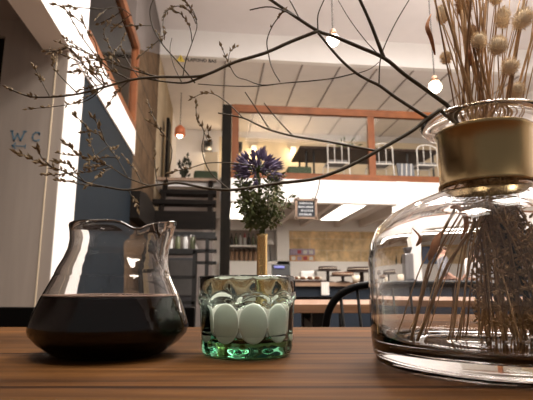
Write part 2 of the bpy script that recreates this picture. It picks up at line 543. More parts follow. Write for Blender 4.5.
# ---------------- staircase
st = thing('staircase', 'dark timber stair with open treads and landing against the stone wall', 'stairs', (-.5, 7.2, 0))
for v, y in ((7.72, 190), (7.45, 200)):
    z = onv(190, y, v).z
    MB().lim(-.93 if y < 195 else -1.0, .0, v - .03, v + .27, z - .07, z).build('tread', darkwood, st)
zl = onv(190, 211, 7.05).z
zb = onv(190, 229, 7.05).z
MB().lim(-1.02, .0, 7.05, 7.44, zl - .06, zl).lim(-1.02, .0, 7.05, 7.1, zb, zl - .06).build('landing', darkwood, st)
a0 = MB()
arc = [(5.6, zl + .0), (6.1, zl + .07), (6.6, zl + .06), (7.05, zl), (7.05, zb - .05), (5.6, zb - .05)]
a0.prism([(p[0], p[1]) for p in arc], 0, -1.04, -.90).build('curved_stringer', darkwood, st)
for u in (-.86, -.10):
    MB().tube([(u, 7.3, zl - .05), (u, 8.02, MZ1 - .06)], .05, 4).build('stringer', darkwood, st)
MB().lim(-1.02, 0, 8.0, 8.09, MZ1 - .045, MZ1 + .005).build('top_tread', counterw, st)
z2 = onv(190, 234, 7.0).z
MB().lim(-1.0, 0, 6.98, 7.03, z2 - .03, z2 + .03).build('lower_rail', blackm, st)
# lower shelf rack
rk = thing('shelf_rack', 'black metal shelf rack below the stair landing', 'shelf', (-.5, 6.7, 0))
zs = onv(180, 250, 6.6).z
MB().lim(-.80, -.27, 6.6, 6.95, zs - .05, zs + .02).build('shelf', blackm, rk)
for y in (277, 303):
    z = onv(180, y, 6.6).z
    MB().lim(-.95, -.27, 6.6, 6.63, z - .02, z + .02).lim(-.95, -.27, 6.92, 6.95, z - .02, z + .02).build('crossbar', blackm, rk)
for y in (237, 250, 262):
    z = onv(206, y, 6.6).z
    MB().lim(-.27, .02, 6.6, 6.9, z - .02, z + .012).build('side_shelf', blackm, rk)
for u in (-.95, -.31, -.14):
    for v in (6.6, 6.91):
        MB().lim(u, u + .05, v, v + .05, 0, zs + (.0 if u < -.2 else .16)).build('leg', blackm, rk)
zq = zs + .02
for k in range(5):
    u = -.76 + k * .105
    o = thing('glass_jar', 'small clear jar in the row on the rack below the stair landing', 'jar', (u + .02, 6.75, zq), 0, 'jars on the stair rack')
    MB().lathe([(0, 0), (.036, 0), (.04, .02), (.04, .13), (.028, .16), (.028, .18), (0, .18)], (u + .02, 6.75, zq), 14).build('body', bottlew if k % 2 else bottleg, o, True)
    MB().lathe([(0, .18), (.03, .18), (.03, .2), (0, .2)], (u + .02, 6.75, zq), 14).build('lid', dgrey, o, True)
t = MB().tube([(-.32, 6.74, zq + .006), (-.25, 6.74, zq + .19)], .006, 6)
tag(MB().tube([onv(191, 235, 6.75), onv(197, 249, 6.75)], .02, 4).build('white_ruler', whitewire), 'short white stick leaning on the rack under the stair landing', 'stick')
t.bm.free()
# grey appliance and floor crate seen between rack legs
g = thing('grey_cabinet', 'dark grey cabinet standing behind the black stair rack', 'cabinet', (-.45, 7.6, 0))
MB().lim(-.72, -.30, 7.5, 7.85, 0, 1.28).build('body', dgrey, g, bevel=.01)
MB().lim(-.70, -.32, 7.485, 7.5, .7, 1.24).build('door', mat('cabinet_grey', (.10, .095, .09), .6), g)
o = MB().lim(-.98, -.05, 8.6, 8.7, 0, 2.55)
struct('wall_stairwell', o, greypaint)

# ================================================================ mezzanine furniture
tb = thing('long_table', 'long dark brown table up on the mezzanine behind the glazed railing', 'table', (2.9, 8.95, MZ1))
zt = MZ1 + .78
MB().lim(1.55, 4.3, 8.42, 9.45, zt - .05, zt).build('tabletop', mat('walnut_top', (.045, .028, .02), .6, spec=.15, var=.2, scale=10, stretch=(.3, 3, 1)), tb, bevel=.008)
for u in (1.7, 1.85, 3.72, 4.25):
    for v in (8.6, 9.3):
        MB().tube([(u, v, MZ1), (u, v, zt - .05)], .02, 6).build('leg', blackm, tb)
def wire_chair(label, loc):
    c = thing('wire_chair', label, 'chair', loc, 0, 'white wire chairs on the mezzanine')
    x, y, z = loc
    w = .2
    arcp = [(x - w, y, z + .42), (x - w, y, z + .72)] + [(x - w * math.cos(t), y, z + .72 + .1 * math.sin(t)) for t in (PI * .15, PI * .35, PI * .5, PI * .65, PI * .85)] + [(x + w, y, z + .72), (x + w, y, z + .42)]
    MB().tube(arcp, .012, 6).build('back_hoop', whitewire, c, True)
    for q in (-.07, .07):
        MB().tube([(x + q, y, z + .42), (x + q, y, z + .81)], .008, 5).build('back_rod', whitewire, c, True)
    MB().tube([(x - w, y, z + .42), (x + w, y, z + .42), (x + w, y + .38, z + .42), (x - w, y + .38, z + .42), (x - w, y, z + .42)], .012, 6).build('seat_frame', whitewire, c)
    MB().box((x, y + .19, z + .455), (.36, .36, .05)).build('cushion', greycush, c, bevel=.015)
    for sx in (-1, 1):
        for sy in (0, .38):
            MB().tube([(x + sx * w, y + sy, z + .42), (x + sx * (w + .02), y + sy + (.02 if sy else -.02), z)], .011, 6).build('leg', whitewire, c, True)
    return c
wc1 = wire_chair('white wire chair at the dark mezzanine table, left of the railing post', (2.24, 8.25, MZ1))
for u, lb in ((3.09, 'white wire chair at the dark mezzanine table, just right of the railing post'), (3.97, 'white wire chair on the mezzanine, partly hidden behind the brass vase collar')):
    dup(wc1, (u, 8.25, MZ1), 0, lb)
# potted plant on the table
pl = thing('potted_plant', 'small dark leafy plant in a pot on the mezzanine table', 'plant', (2.62, 8.9, zt))
MB().lathe([(0, 0), (.05, 0), (.065, .1), (0, .1)], (2.62, 8.9, zt), 16).build('pot', dgrey, pl, True)
m = MB()
for k in range(60):
    d = Vector((random.uniform(-1, 1), random.uniform(-.7, .7), random.uniform(.1, .9)))
    p = Vector((2.62, 8.9, zt + .1)) + d * random.uniform(.05, .22)
    m.leaf(p, d + Vector((0, 0, -.3)), random.uniform(.06, .12), .022)
m.build('foliage', leafm, pl)
# green bench cushions, striped lounger
tag(MB().lim(1.27, 1.71, 8.12, 8.4, MZ1, 2.98).build('green_pouf', greencush, bevel=.04), 'dark green box pouf behind the mezzanine railing near the flower', 'pouf')
tag(MB().lim(-.46, .02, 9.2, 9.7, MZ1 + .0, 3.13).build('green_sofa', greencush, bevel=.06), 'dark green low seat at the head of the stair', 'seat')
ds = thing('striped_seat', 'seat with grey and white slats between the two right wire chairs on the mezzanine', 'seat', (3.53, 8.28, MZ1))
MB().box((3.55, 8.3, 2.96), (.32, .04, .36), 0, Euler((-.25, 0, 0)).to_matrix()).build('back_panel', mat('slate_grey_fabric', (.16, .17, .19), .9), ds)
for k in range(3):
    MB().box((3.46 + k * .09, 8.275, 2.96), (.014, .035, .36), 0, Euler((-.25, .16, 0)).to_matrix()).build('slat', whitewire, ds)
MB().lim(3.40, 3.70, 8.3, 8.65, MZ1, MZ1 + .12).build('base', dgrey, ds)
# wall spots
for u, y in ((.95, 150), (2.0, 150), (-.2, 148)):
    z = onv(266, y, 11.9).z + (.0)
    lb = {.95: 'warm wall spot directly behind the purple flower', 2.0: 'warm wall spot between the flower and the dark mezzanine table', -.2: 'small wall spot left of the dark post'}[u]
    s = thing('wall_spot', lb, 'lamp', (u, 11.9, z), 0, 'wall spots on the mezzanine')
    MB().lim(u - .07, u + .07, 11.82, 11.95, z, z + .1).build('housing', whitegloss, s)
    MB().lathe([(0, 0), (.055, 0), (.055, .008), (0, .008)], (u, 11.88, z - .01), 16).build('lens', sconcem, s)
    ld = bpy.data.lights.new('wall_spot_light', 'POINT'); ld.energy = 9 if u > 0 else 6; ld.color = (1, .74, .45); ld.shadow_soft_size = .06
    lo = bpy.data.objects.new('wall_spot_light', ld); COL.objects.link(lo); lo.location = (u, 11.72, z - .12)
# speakers
for px, py, lb in ((208, 146, 'small black loudspeaker on the wall left of the dark post'), (238, 147, 'small black loudspeaker on the wall right of the dark post')):
    c = onv(px, py, 11.85)
    s = thing('loudspeaker', lb, 'speaker', (c.x, c.y, c.z - .15))
    MB().box(c + Vector((0, .03, 0)), (.22, .20, .26)).build('cabinet', dgrey, s, bevel=.01)
    MB().lathe([(0, 0), (.07, 0), (.07, .004), (0, .004)], (0, 0, 0), 16).bm.free()
    MB().ell((c.x, c.y - .1, c.z), (.07, .01, .07)).build('grille', blackm, s, True)
# cream pillar + leaning board + hanging coat near stair head
tag(MB().lim(-.30, .02, 11.2, 11.5, MZ1, 4.1).build('cream_cupboard', cream, bevel=.01), 'tall cream cupboard behind the stair head', 'cupboard')
tag(MB().box((-.95, 8.9, 3.35), (.05, .4, 1.34)).build('leaning_board', darkwood), 'narrow dark upright board against the plaster wall at the stair head', 'board')
cp = thing('floor_plant', 'dark plant standing at the stair head below the copper lamp', 'plant', (-.63, 9.0, MZ1))
MB().lathe([(0, 0), (.07, 0), (.09, .18), (0, .18)], (-.63, 9.0, MZ1), 16).build('pot', dgrey, cp, True)
m = MB()
for k in range(70):
    d = Vector((random.uniform(-.22, .22), random.uniform(-.25, .25), random.uniform(.3, 1)))
    m.leaf(Vector((-.63, 9.0, MZ1 + .18)) + d * random.uniform(0, .55), d, random.uniform(.08, .15), .028)
m.build('foliage', mat('dark_foliage', (.025, .03, .018), .7, var=.3), cp)

# ================================================================ pendants
def pendant(px, py, d, r, label, zc):
    c = at(px, py, d)
    o = thing('pendant_bulb', label, 'lamp', (c.x, c.y, c.z))
    MB().ell(c, (r, r, r), sub=3).build('bulb', bulbm, o, True)
    MB().lathe([(0, r * .85), (r * .55, r * .85), (r * .62, r * 1.2), (r * .45, r * 1.75), (r * .15, r * 1.95), (0, r * 1.95)], c, 20).build('socket', sock, o, True)
    MB().tube([c + Vector((0, 0, r * 1.9)), (c.x, c.y, zc)], .006, 6).build('cord', cord, o)
    ld = bpy.data.lights.new('pendant_or_fill_light', 'POINT'); ld.energy = 90; ld.color = (1, .92, .85); ld.shadow_soft_size = r
    lo = bpy.data.objects.new('pendant_or_fill_light', ld); COL.objects.link(lo); lo.location = c + Vector((0, 0, -r * 1.25))
pendant(333, 40, 3.95, .056, 'round glowing pendant bulb on a cord under the main ceiling, top centre', ZMAIN)
pendant(435, 87, 4.9, .070, 'round glowing pendant bulb hanging just left of the dried grasses', ZMAIN)
c = onv(180, 131, 9.6)
o = thing('copper_pendant', 'small copper pendant lamp hanging over the stair head', 'lamp', (c.x, c.y, c.z))
MB().lathe([(.11, -.10), (.115, -.10), (.10, .06), (.04, .12), (0, .13), (0, .12), (.035, .11), (.095, .05)], c, 24).build('shade', copper, o, True)
MB().ell(c + Vector((0, 0, -.09)), (.06, .06, .07), sub=3).build('bulb', bulbm, o, True)
MB().tube([c + Vector((0, 0, .12)), (c.x, c.y, ZLOW)], .008, 6).build('cord', cord, o)

# ceiling light panels beneath the mezzanine
for k, (u0, u1, lb) in enumerate(((2.42, 2.84, 'bright ceiling light panel under the mezzanine, right of the blackboard'), (.30, .74, 'bright ceiling light panel under the mezzanine, behind the green sprigs'))):
    o = thing('light_panel', lb, 'lamp', ((u0 + u1) / 2, 9.2, 2.38))
    MB().lim(u0, u1, 8.1, 10.6, 2.36, 2.375).build('diffuser', panelm, o)
    MB().lim(u0 - .03, u1 + .03, 8.07, 10.63, 2.375, 2.55).build('housing', white, o)

# ================================================================ bar
ct = thing('bar_counter', 'long navy bar counter with a wooden top below the mezzanine', 'counter', (3.2, 7.7, 0))
ZC = .90
MB().lim(.25, 6.2, 7.05, 7.75, ZC - .06, ZC).build('worktop', counterw, ct, bevel=.004)
MB().lim(.30, 6.15, 7.12, 7.70, 0, ZC - .06).build('front_panel', navyc, ct)
bx = thing('back_shelf', 'white wall shelf of bottles left of the white pier', 'shelf', (.9, VB - .4, 1.47))
zsh = onv(250, 246, 11.8).z
MB().lim(.30, 1.24, VB - .46, VB - .05, zsh - .04, zsh).build('board', whitegloss, bx)
MB().lim(.30, 1.24, VB - .06, VB - .05, 1.47, 2.26).build('back_panel', mat('shelf_back_taupe', (.33, .27, .23), .8), bx)
# jars below, bottles above
jr = None
for k in range(7):
    u = .42 + k * .115
    pos = (u, VB - .22, 1.47)
    lb = 'brown capped jar in the row under the bottle shelf'
    if jr is None:
        jr = thing('storage_jar', lb, 'jar', pos, 0, 'brown jars under the bottle shelf')
        MB().lathe([(0, 0), (.042, 0), (.045, .02), (.045, .24), (0, .24)], pos, 14).build('body', jar, jr, True)
        MB().lathe([(0, .24), (.046, .24), (.046, .30), (0, .30)], pos, 14).build('lid', jarlid, jr, True)
    else:
        dup(jr, pos)
bprof = [(0, 0), (.036, 0), (.04, .01), (.04, .17), (.03, .21), (.014, .24), (.014, .29), (0, .29)]
prot = {}
for k in range(8):
    u = .40 + k * .108
    pos = (u, VB - .26 - .05 * (k % 2), zsh)
    mm, nm = [(bottled, 'dark'), (bottlew, 'pale'), (bottleg, 'olive')][(k * 2 + k // 3) % 3]
    lb = nm + ' glass bottle on the white bottle shelf behind the flower'
    if k == 3:
        o = thing('bottle', 'bottle with a red cap on the white bottle shelf', 'bottle', pos, 0, 'bottles on the white shelf')
        MB().lathe(bprof, pos, 14).build('body', bottlew, o, True)
        MB().lathe([(0, .2), (.034, .2), (.016, .26), (.016, .31), (0, .31)], pos, 12).build('cap', red, o, True)
    elif nm not in prot:
        o = prot[nm] = thing('bottle', lb, 'bottle', pos, 0, nm + ' bottles on the white shelf')
        MB().lathe(bprof, pos, 14).build('body', mm, o, True)
        MB().lathe([(0, .275), (.017, .275), (.017, .31), (0, .31)], pos, 12).build('cap', dgrey, o, True)
    else:
        dup(prot[nm], pos)
# white and black lamp between flower and pier
lm = thing('desk_lamp', 'small white-shaded lamp left of the white pier behind the bar', 'lamp', (1.38, VB - .25, 1.47))
MB().tube([(1.38, VB - .25, 1.47), (1.36, VB - .25, 1.85)], .012, 6).build('stem', blackm, lm)
MB().lathe([(0, 0), (.07, 0), (.07, .02), (0, .02)], (1.38, VB - .25, 1.47), 16).build('base', blackm, lm)
MB().lathe([(.05, .12), (.12, -.02), (.11, -.02), (.045, .11)], (1.36, VB - .25, 1.90), 20).build('shade', whitegloss, lm, True)

# till
c = onv(281, 274, 7.55)
tl = thing('till_screen', 'black till with a blue screen standing on the bar', 'till', (c.x, c.y, ZC))
ww = .30
MB().box((c.x, c.y, ZC + .02), (.22, .18, .04)).build('base', blackm, tl, bevel=.01)
R = Euler((-.22, 0, 0)).to_matrix()
MB().tube([(c.x, c.y + .03, ZC + .03), (c.x, c.y + .05, ZC + .16)], .03, 8).build('stand', blackm, tl)
MB().box((c.x, c.y, ZC + .19), (ww, .035, .20), 0, R).build('display', blackm, tl, bevel=.008)
MB().box((c.x - .03, c.y - .027, ZC + .245), (ww * .55, .012, .035), 0, R).build('screen', screenm, tl)

def cakestand(px, d, w, cw, chh, m, label, hz):
    c = at(px, 283, d)
    o = thing('cake_stand', label, 'cake stand', (c.x, c.y, ZC))
    k = w / 2
    MB().lathe([(0, 0), (k * .55, 0), (k * .5, .012), (k * .12, .02), (k * .12, hz - .015), (k, hz - .01), (k, hz), (0, hz)], (c.x, c.y, ZC), 24).build('stand', mat('stand_' + str(px), (.05, .035, .03), .4), o, True)
    q = thing('cake', 'round ' + ('chocolate' if m is cake else 'golden brown') + ' cake on ' + label, 'cake', (c.x, c.y, ZC + hz))
    r = cw / 2
    MB().lathe([(0, 0), (r, 0), (r, chh * .4), (r * .98, chh * .9), (r * .9, chh), (0, chh)], (c.x, c.y, ZC + hz), 24).build('sponge', m, q, True)
    MB().lathe([(0, 0), (r * 1.01, 0), (r * 1.01, chh * .12), (0, chh * .12)], (c.x, c.y, ZC + hz + chh * .42), 24).build('filling', creamf, q, True)
cakestand(328, 7.5, .42, .30, .06, cake, 'the tall dark stand above the hanging cloth', .19)
cakestand(343, 7.3, .40, .34, .05, cake2, 'the lower stand in the middle of the bar', .10)
cakestand(362, 7.5, .55, .46, .07, cake, 'the wide dark stand beside the big glass vase', .17)
c = at(308, 283, 7.3)
tr = thing('pastry_tray', 'flat wooden tray of pastries at the left end of the bar', 'tray', (c.x, c.y, ZC))
MB().box((c.x, c.y, ZC + .015), (.5, .3, .03)).build('tray', cake, tr, bevel=.008)
for k in range(8):
    x = c.x - .2 + k * .055
    tag(MB().ell((x, c.y - .05 + .1 * (k % 2), ZC + .03 + .032), (.046, .04, .026)).build('pastry', (cake2, creamf)[k % 2], None, True), ('golden bun' if k % 2 == 0 else 'pale cream bun') + ' on the tray at the left of the bar', 'pastry', 'pastries on the tray')
c = at(308, 276, 7.62)
tag(MB().box((c.x, c.y, ZC + .09), (.26, .16, .18)).build('paper_bag', cloth, bevel=.03), 'crumpled pale paper bag behind the pastry tray', 'bag')
for k, (px, w, h) in enumerate(((356, .12, .10), (384, .16, .14))):
    c = at(px, 280, 7.14 if k == 0 else 7.2)
    tag(MB().lathe([(0, 0), (w * .3, 0), (w * .5, h * .4), (w * .5, h), (w * .47, h), (w * .45, h * .4), (0, h * .1)], (c.x, c.y, ZC), 20).build('serving_bowl', creamf, None, True), 'pale bowl on the bar ' + ('under the cakes' if k == 0 else 'behind the rim of the big glass vase'), 'bowl')
# cloth hanging off the counter edge
c = at(328, 284, 7.02)
m = MB()
pr = []
for k in range(9):
    pr.append((c.x - .07 + k * .015, 7.035 - .012 * (k % 2)))
bk = [(x, y - .012) for x, y in reversed(pr)]
m.prism(pr + bk, 2, ZC - .19, ZC + .004).build('hanging_cloth', cloth)
tag(bpy.data.objects['hanging_cloth'], 'small pale cloth hanging over the bar edge below the cakes', 'cloth')
# boxes on ledge
bs = onv(303, 262, 11.75)
for k, (dz, m1, lb) in enumerate(((0, orangeb, 'orange and white packet box on the ledge before the brick wall'), (.16, lilac, 'lilac packet box stacked on the orange one before the brick wall'))):
    o = thing('packet_box', lb, 'box', (bs.x, 11.8, 1.47 + dz))
    MB().lim(bs.x - .33, bs.x + .30, 11.7, 11.9, 1.47 + dz, 1.47 + dz + .155).build('carton', m1, o, bevel=.01)
    for j in range(4):
        MB().lim(bs.x - .30 + j * .15, bs.x - .20 + j * .15, 11.694, 11.7, 1.47 + dz + .03, 1.47 + dz + .12).build('label', (cloth, lilac, red, cloth)[(j + k) % 4], o)
for k, (px, m1, lb) in enumerate(((386, bottled, 'dark bottle on the ledge just left of the glass vase'), (377, bottleg, 'olive bottle on the ledge before the brick wall'))):
    c = onv(px, 262, 11.8)
    o = thing('ledge_bottle', lb, 'bottle', (c.x, 11.8, 1.47))
    MB().lathe(bprof, (c.x, 11.8, 1.47), 14).build('body', m1, o, True)
    MB().lathe([(0, .275), (.017, .275), (.017, .31), (0, .31)], (c.x, 11.8, 1.47), 12).build('cap', dgrey, o, True)

# blackboard
c = onv(306, 209, VF - .03)
bb = thing('blackboard', 'small framed blackboard with chalk lettering hanging from the white mezzanine beam', 'blackboard', (c.x, c.y, c.z - .2))
bw, bh = .345, .315
MB().box(c, (bw, .02, bh)).build('slate', slate, bb)
for sx, sz, dx, dz in ((bw + .06, .035, 0, bh / 2), (bw + .06, .035, 0, -bh / 2), (.035, bh + .06, bw / 2, 0), (.035, bh + .06, -bw / 2, 0)):
    MB().box((c.x + dx, c.y - .005, c.z + dz), (sx, .04, sz)).build('frame', counterw, bb)
ls = []
for r_, (a, b) in enumerate(((-.11, .10), (-.13, .13), (-.09, .12), (-.12, .08))):
    y = .10 - r_ * .065
    x = a
    while x < b:
        ls.append([(x, y - .015), (x + .008, y + .018), (x + .016, y - .012)])
        x += random.uniform(.022, .036)
MB().strokes(ls, .008, c + Vector((0, -.011, 0)), (1, 0, 0), (0, 0, 1), (0, -1, 0), .002).build('chalk_lettering', chalk, bb)
for sx in (-.13, .13):
    MB().lim(c.x + sx - .012, c.x + sx + .012, c.y, VF, c.z + bh / 2 - .02, c.z + bh / 2 + .05).build('hook', cord, bb)

# PLAFOND BAS sign
def text_mb(body, size, org, ux, uy, n, bold=.0):
    cu = bpy.data.curves.new('lettering', 'FONT')
    cu.body = body; cu.size = size; cu.extrude = .002; cu.offset = bold; cu.resolution_u = 3
    ob = bpy.data.objects.new('lettering', cu)
    COL.objects.link(ob)
    bpy.context.view_layer.update()
    me = bpy.data.meshes.new_from_object(ob.evaluated_get(bpy.context.evaluated_depsgraph_get()))
    bpy.data.objects.remove(ob)
    bpy.data.curves.remove(cu)
    M = Matrix((Vector((*ux, 0)), Vector((*uy, 0)), Vector((*n, 0)), Vector((0, 0, 0, 1)))).transposed()
    me.transform(Matrix.Translation(Vector(org)) @ M)
    mb = MB()
    mb.bm.from_mesh(me)
    bpy.data.meshes.remove(me)
    return mb
s0 = onv(185, 61, VF - .012)
sg = thing('low_ceiling_sign', 'warning triangle and black lettering PLAFOND BAS on the white ceiling fascia', 'sign', s0)
text_mb('PLAFOND BAS', .086, s0, (1, 0, 0), (0, 0, 1), (0, -1, 0), .003).build('lettering', inkblack, sg)
q = onv(180.5, 61.5, VF - .012)
MB().prism([(q.x - .075, q.z), (q.x + .075, q.z), (q.x, q.z + .13)], 1, VF - .012, VF - .002).build('warning_triangle', signyellow, sg)
MB().lim(q.x - .008, q.x + .008, VF - .016, VF - .012, q.z + .045, q.z + .09).lim(q.x - .008, q.x + .008, VF - .016, VF - .012, q.z + .02, q.z + .034).build('exclamation_mark', inkblack, sg)

# WC lettering
q0 = onv(10, 141.5, 3.04)
k = onv(11, 141.5, 3.04).x - q0.x             # metres per pixel there
wl = [[(-.2, 11.5), (2.2, 11.5)], [(1, 11.5), (4, 1), (7, 9), (10.5, 1), (14, 11.5)], [(12.5, 11.5), (15.5, 11.5)],
      [(29, 9.0), (28, 10.7), (25, 10.8), (22.8, 8.5), (22.3, 5), (23.6, 2.2), (26, 1.2), (29.3, 2.6)], [(29, 10.6), (29, 8.2)]]
ar = [[(2.5, -4.5), (16, -4.8)], [(6, -1.5), (2.5, -4.5), (6.5, -7.6)], [(15.8, -3), (16, -7)]]
ar = [[(x, y) for x, y in l] for l in ar]
wcs = thing('wall_lettering', 'blue hand-drawn letters WC with an arrow on the warm grey panel', 'lettering', (q0.x + .1, 3.039, q0.z))
for g_ in (wl[:3], wl[3:]):
    MB().strokes([[(x * k, y * k) for x, y in l] for l in g_], k * 1.6, q0 + Vector((0, -.001, 0)), (1, 0, 0), (0, 0, 1), (0, -1, 0), .001).build('letter', inkblue, wcs)
MB().strokes([[(x * k, y * k) for x, y in l] for l in ar], k * 1.1, q0 + Vector((0, -.001, 0)), (1, 0, 0), (0, 0, 1), (0, -1, 0), .001).build('arrow', inkblue, wcs)

# coffee machine, blue board
c = onv(394, 270, 7.5)
cm = thing('coffee_machine', 'tall dark grey coffee grinder on the bar seen through the vase', 'coffee grinder', (c.x, 7.4, ZC))
MB().box((c.x, 7.4, ZC + .03), (.24, .3, .06)).build('base', dgrey, cm, bevel=.01)
MB().box((c.x, 7.45, ZC + .31), (.20, .22, .5)).build('body', steel, cm, bevel=.02)
MB().lathe([(0, 0), (.06, 0), (.11, .16), (.11, .19), (0, .19)], (c.x, 7.45, ZC + .56), 20).build('hopper', dgrey, cm, True)
c = onv(427, 248, 11.6)
tag(MB().lim(c.x - .35, c.x + .3, 11.62, 11.66, 1.47, 2.15).build('blue_board', bluep), 'flat blue panel standing on the back ledge right of the white column', 'panel')

# ================================================================ people behind the bar
def eval_mesh(o):
    bpy.context.view_layer.update()
    me = bpy.data.meshes.new_from_object(o.evaluated_get(bpy.context.evaluated_depsgraph_get()))
    return me

def skin_obj(name, verts, edges, radii, m, parent, sub=2):
    me = bpy.data.meshes.new(name)
    me.from_pydata([Vector(v) for v in verts], edges, [])
    o = bpy.data.objects.new(name, me)
    COL.objects.link(o)
    sk = o.modifiers.new('Skin', 'SKIN')
    sk.use_smooth_shade = True
    ss = o.modifiers.new('Sub', 'SUBSURF'); ss.levels = sub; ss.render_levels = sub
    if not me.skin_vertices:
        me.skin_vertices.new()
    for k, r in enumerate(radii):
        me.skin_vertices[0].data[k].radius = r if isinstance(r, tuple) else (r, r)
        me.skin_vertices[0].data[k].use_root = (k == 0)
    res = eval_mesh(o)
    res.name = name
    bpy.data.objects.remove(o)
    res.materials.clear(); res.materials.append(m)
    for p in res.polygons: p.use_smooth = True
    q = bpy.data.objects.new(name, res)
    COL.objects.link(q)
    q.parent = parent
    return q

def person(loc, rz, label, shirt, hair, s=1.0):
    P = thing('person', label, 'person', loc, rz)
    # local frame: +Y is where the person faces, Z up, standing 1.72 m
    V = [(0, 0, .96), (0, 0, 1.12), (0, -.01, 1.30), (0, -.01, 1.43), (0, 0, 1.50), (0, .015, 1.56), (0, .02, 1.64), (0, .01, 1.70),
         (.10, 0, .90), (.105, .01, .50), (.11, -.02, .09), (.12, .09, .035),
         (-.10, 0, .90), (-.105, .01, .50), (-.11, -.02, .09), (-.12, .09, .035),
         (.17, -.01, 1.40), (.21, -.02, 1.13), (.19, .17, 1.00), (.175, .25, .985),
         (-.17, -.01, 1.40), (-.21, -.02, 1.13), (-.19, .17, 1.00), (-.175, .25, .985)]
    Ed = [(0, 1), (1, 2), (2, 3), (3, 4), (4, 5), (5, 6), (6, 7), (0, 8), (8, 9), (9, 10), (10, 11), (0, 12), (12, 13), (13, 14), (14, 15),
          (3, 16), (16, 17), (17, 18), (18, 19), (3, 20), (20, 21), (21, 22), (22, 23)]
    Rr = [(.15, .10), (.13, .095), (.155, .105), (.11, .085), (.052, .052), (.062, .07), (.074, .09), (.05, .06),
          .085, .058, .038, .035, .085, .058, .038, .035, .055, .043, .03, .026, .055, .043, .03, .026]
    body = skin_obj('body', V, Ed, Rr, skin, P)
    M = wm(P)
    def loc2(mb):
        mb.bm.transform(M)
        return mb
    f = MB()
    for sx in (-.19, .19):                     # hands: five curled fingers each
        for j, ln in enumerate((.055, .065, .07, .062, .045)):
            b0 = Vector((sx * .92 - .03 + j * .015, .255, .985 - (.01 if j in (0,) else 0)))
            f.tube([b0, b0 + Vector((0, ln * .6, -.004)), b0 + Vector((0, ln * .9, -.03))], [.009, .008, .006], 6)
    loc2(f).build('fingers', skin, P, True)
    n = MB().ell((0, .105, 1.625), (.011, .018, .022)).ell((.076, .01, 1.63), (.01, .02, .03)).ell((-.076, .01, 1.63), (.01, .02, .03))
    loc2(n).build('nose_and_ears', skin, P, True)
    e = MB().ell((.03, .092, 1.645), (.011, .006, .007)).ell((-.03, .092, 1.645), (.011, .006, .007))
    loc2(e).build('eyes', inkblack, P, True)
    loc2(MB().ell((0, .098, 1.585), (.024, .006, .006))).build('mouth', red, P, True)
    h = MB().ell((0, -.015, 1.67), (.088, .105, .085), sub=3).ell((0, -.07, 1.61), (.075, .05, .09), sub=3)
    loc2(h).build('hair', hair, P, True)
    sv = [(0, 0, .92), (0, 0, 1.12), (0, -.01, 1.30), (0, -.01, 1.42), (.17, -.01, 1.40), (.21, -.02, 1.13), (.205, .02, 1.08), (-.17, -.01, 1.40), (-.21, -.02, 1.13), (-.205, .02, 1.08)]
    skin_obj('shirt', sv, [(0, 1), (1, 2), (2, 3), (3, 4), (4, 5), (5, 6), (3, 7), (7, 8), (8, 9)],
             [(.175, .125), (.155, .115), (.175, .125), (.125, .10), .075, .06, .056, .075, .06, .056], shirt, P)
    tv = [(0, 0, .98), (.10, 0, .90), (.105, .01, .50), (.11, -.02, .10), (-.10, 0, .90), (-.105, .01, .50), (-.11, -.02, .10)]
    skin_obj('trousers', tv, [(0, 1), (1, 2), (2, 3), (0, 4), (4, 5), (5, 6)], [(.165, .115), .105, .075, .06, .105, .075, .06], trous, P)
    return P
h1 = onv(437, 245, 8.25)
person((h1.x, 8.25, 0), -PI / 2 - .3, 'person with brown hair and grey top behind the bar, face turned right', shirtg, hairb)
h2 = onv(471, 250, 8.9)
person((h2.x, 8.9, 0), .25, 'person with black hair and pale shirt behind the bar, seen from behind', shirtw, hairk)

# ================================================================ next table, chair, bench
T2 = thing('dining_table', 'second wooden dining table beyond the black hoop-back chair', 'table', W(.75, 2.35, 0), -YAW)
x0, x1 = (240 - 266.5) / F * 2.3, 2.2
def camboxW(mb, xa, xb, da, db, za, zb):
    c = W((xa + xb) / 2, (da + db) / 2, (za + zb) / 2)
    return mb.box(c, (xb - xa, db - da, zb - za), -YAW)
camboxW(MB(), x0, x1, 1.95, 2.72, .715, .75).build('tabletop', table2w, T2, bevel=.003)
for x in (x0 + .35, x1 - .2):
    for d in (2.05, 2.62):
        camboxW(MB(), x - .03, x + .03, d - .03, d + .03, 0, .715).build('leg', blackm, T2)
    camboxW(MB(), x - .02, x + .02, 2.08, 2.59, .62, .66).build('brace', blackm, T2)

dC = 1.08
pxc = 426
xc = (pxc - 266.5) / F * dC * .985
ch = thing('hoop_back_chair', 'black hoop-back dining chair between the tumbler and the big vase', 'chair', W(xc, dC - .2, 0), -YAW)
half = [(325, 346), (326, 326), (328.5, 312), (335, 300), (345, 291.5), (358, 286.5), (374, 284.5), (395, 284)]
hp = [at(px, py, dC) for px, py in half + [(2 * pxc - px, py) for px, py in reversed(half)]]
lo_l = W(xc - .215, dC - .05, .45); lo_r = W(xc + .215, dC - .05, .45)
MB().tube(smoothpts([lo_l] + hp + [lo_r], 3), .0088, 8).build('back_hoop', blackwood, ch, True)
for px in (340, 357, 378, 402, 426, 450, 474, 495, 512):
    t0 = at(px, max(284.6, 284.6 + (abs(px - pxc) - 55) * .17 if abs(px - pxc) > 55 else 284.6), dC)
    x = (px - 266.5) / F * dC * .985
    MB().tube([t0, W(x * .90 + xc * .10, dC - .05, .45)], .0035, 6).build('spindle', blackwood, ch, True)
sm = MB()
sm.lathe([(0, .425), (.21, .43), (.225, .44), (.22, .455), (0, .45)], W(xc, dC - .24, 0), 28)
sm.build('seat', blackwood, ch, True)
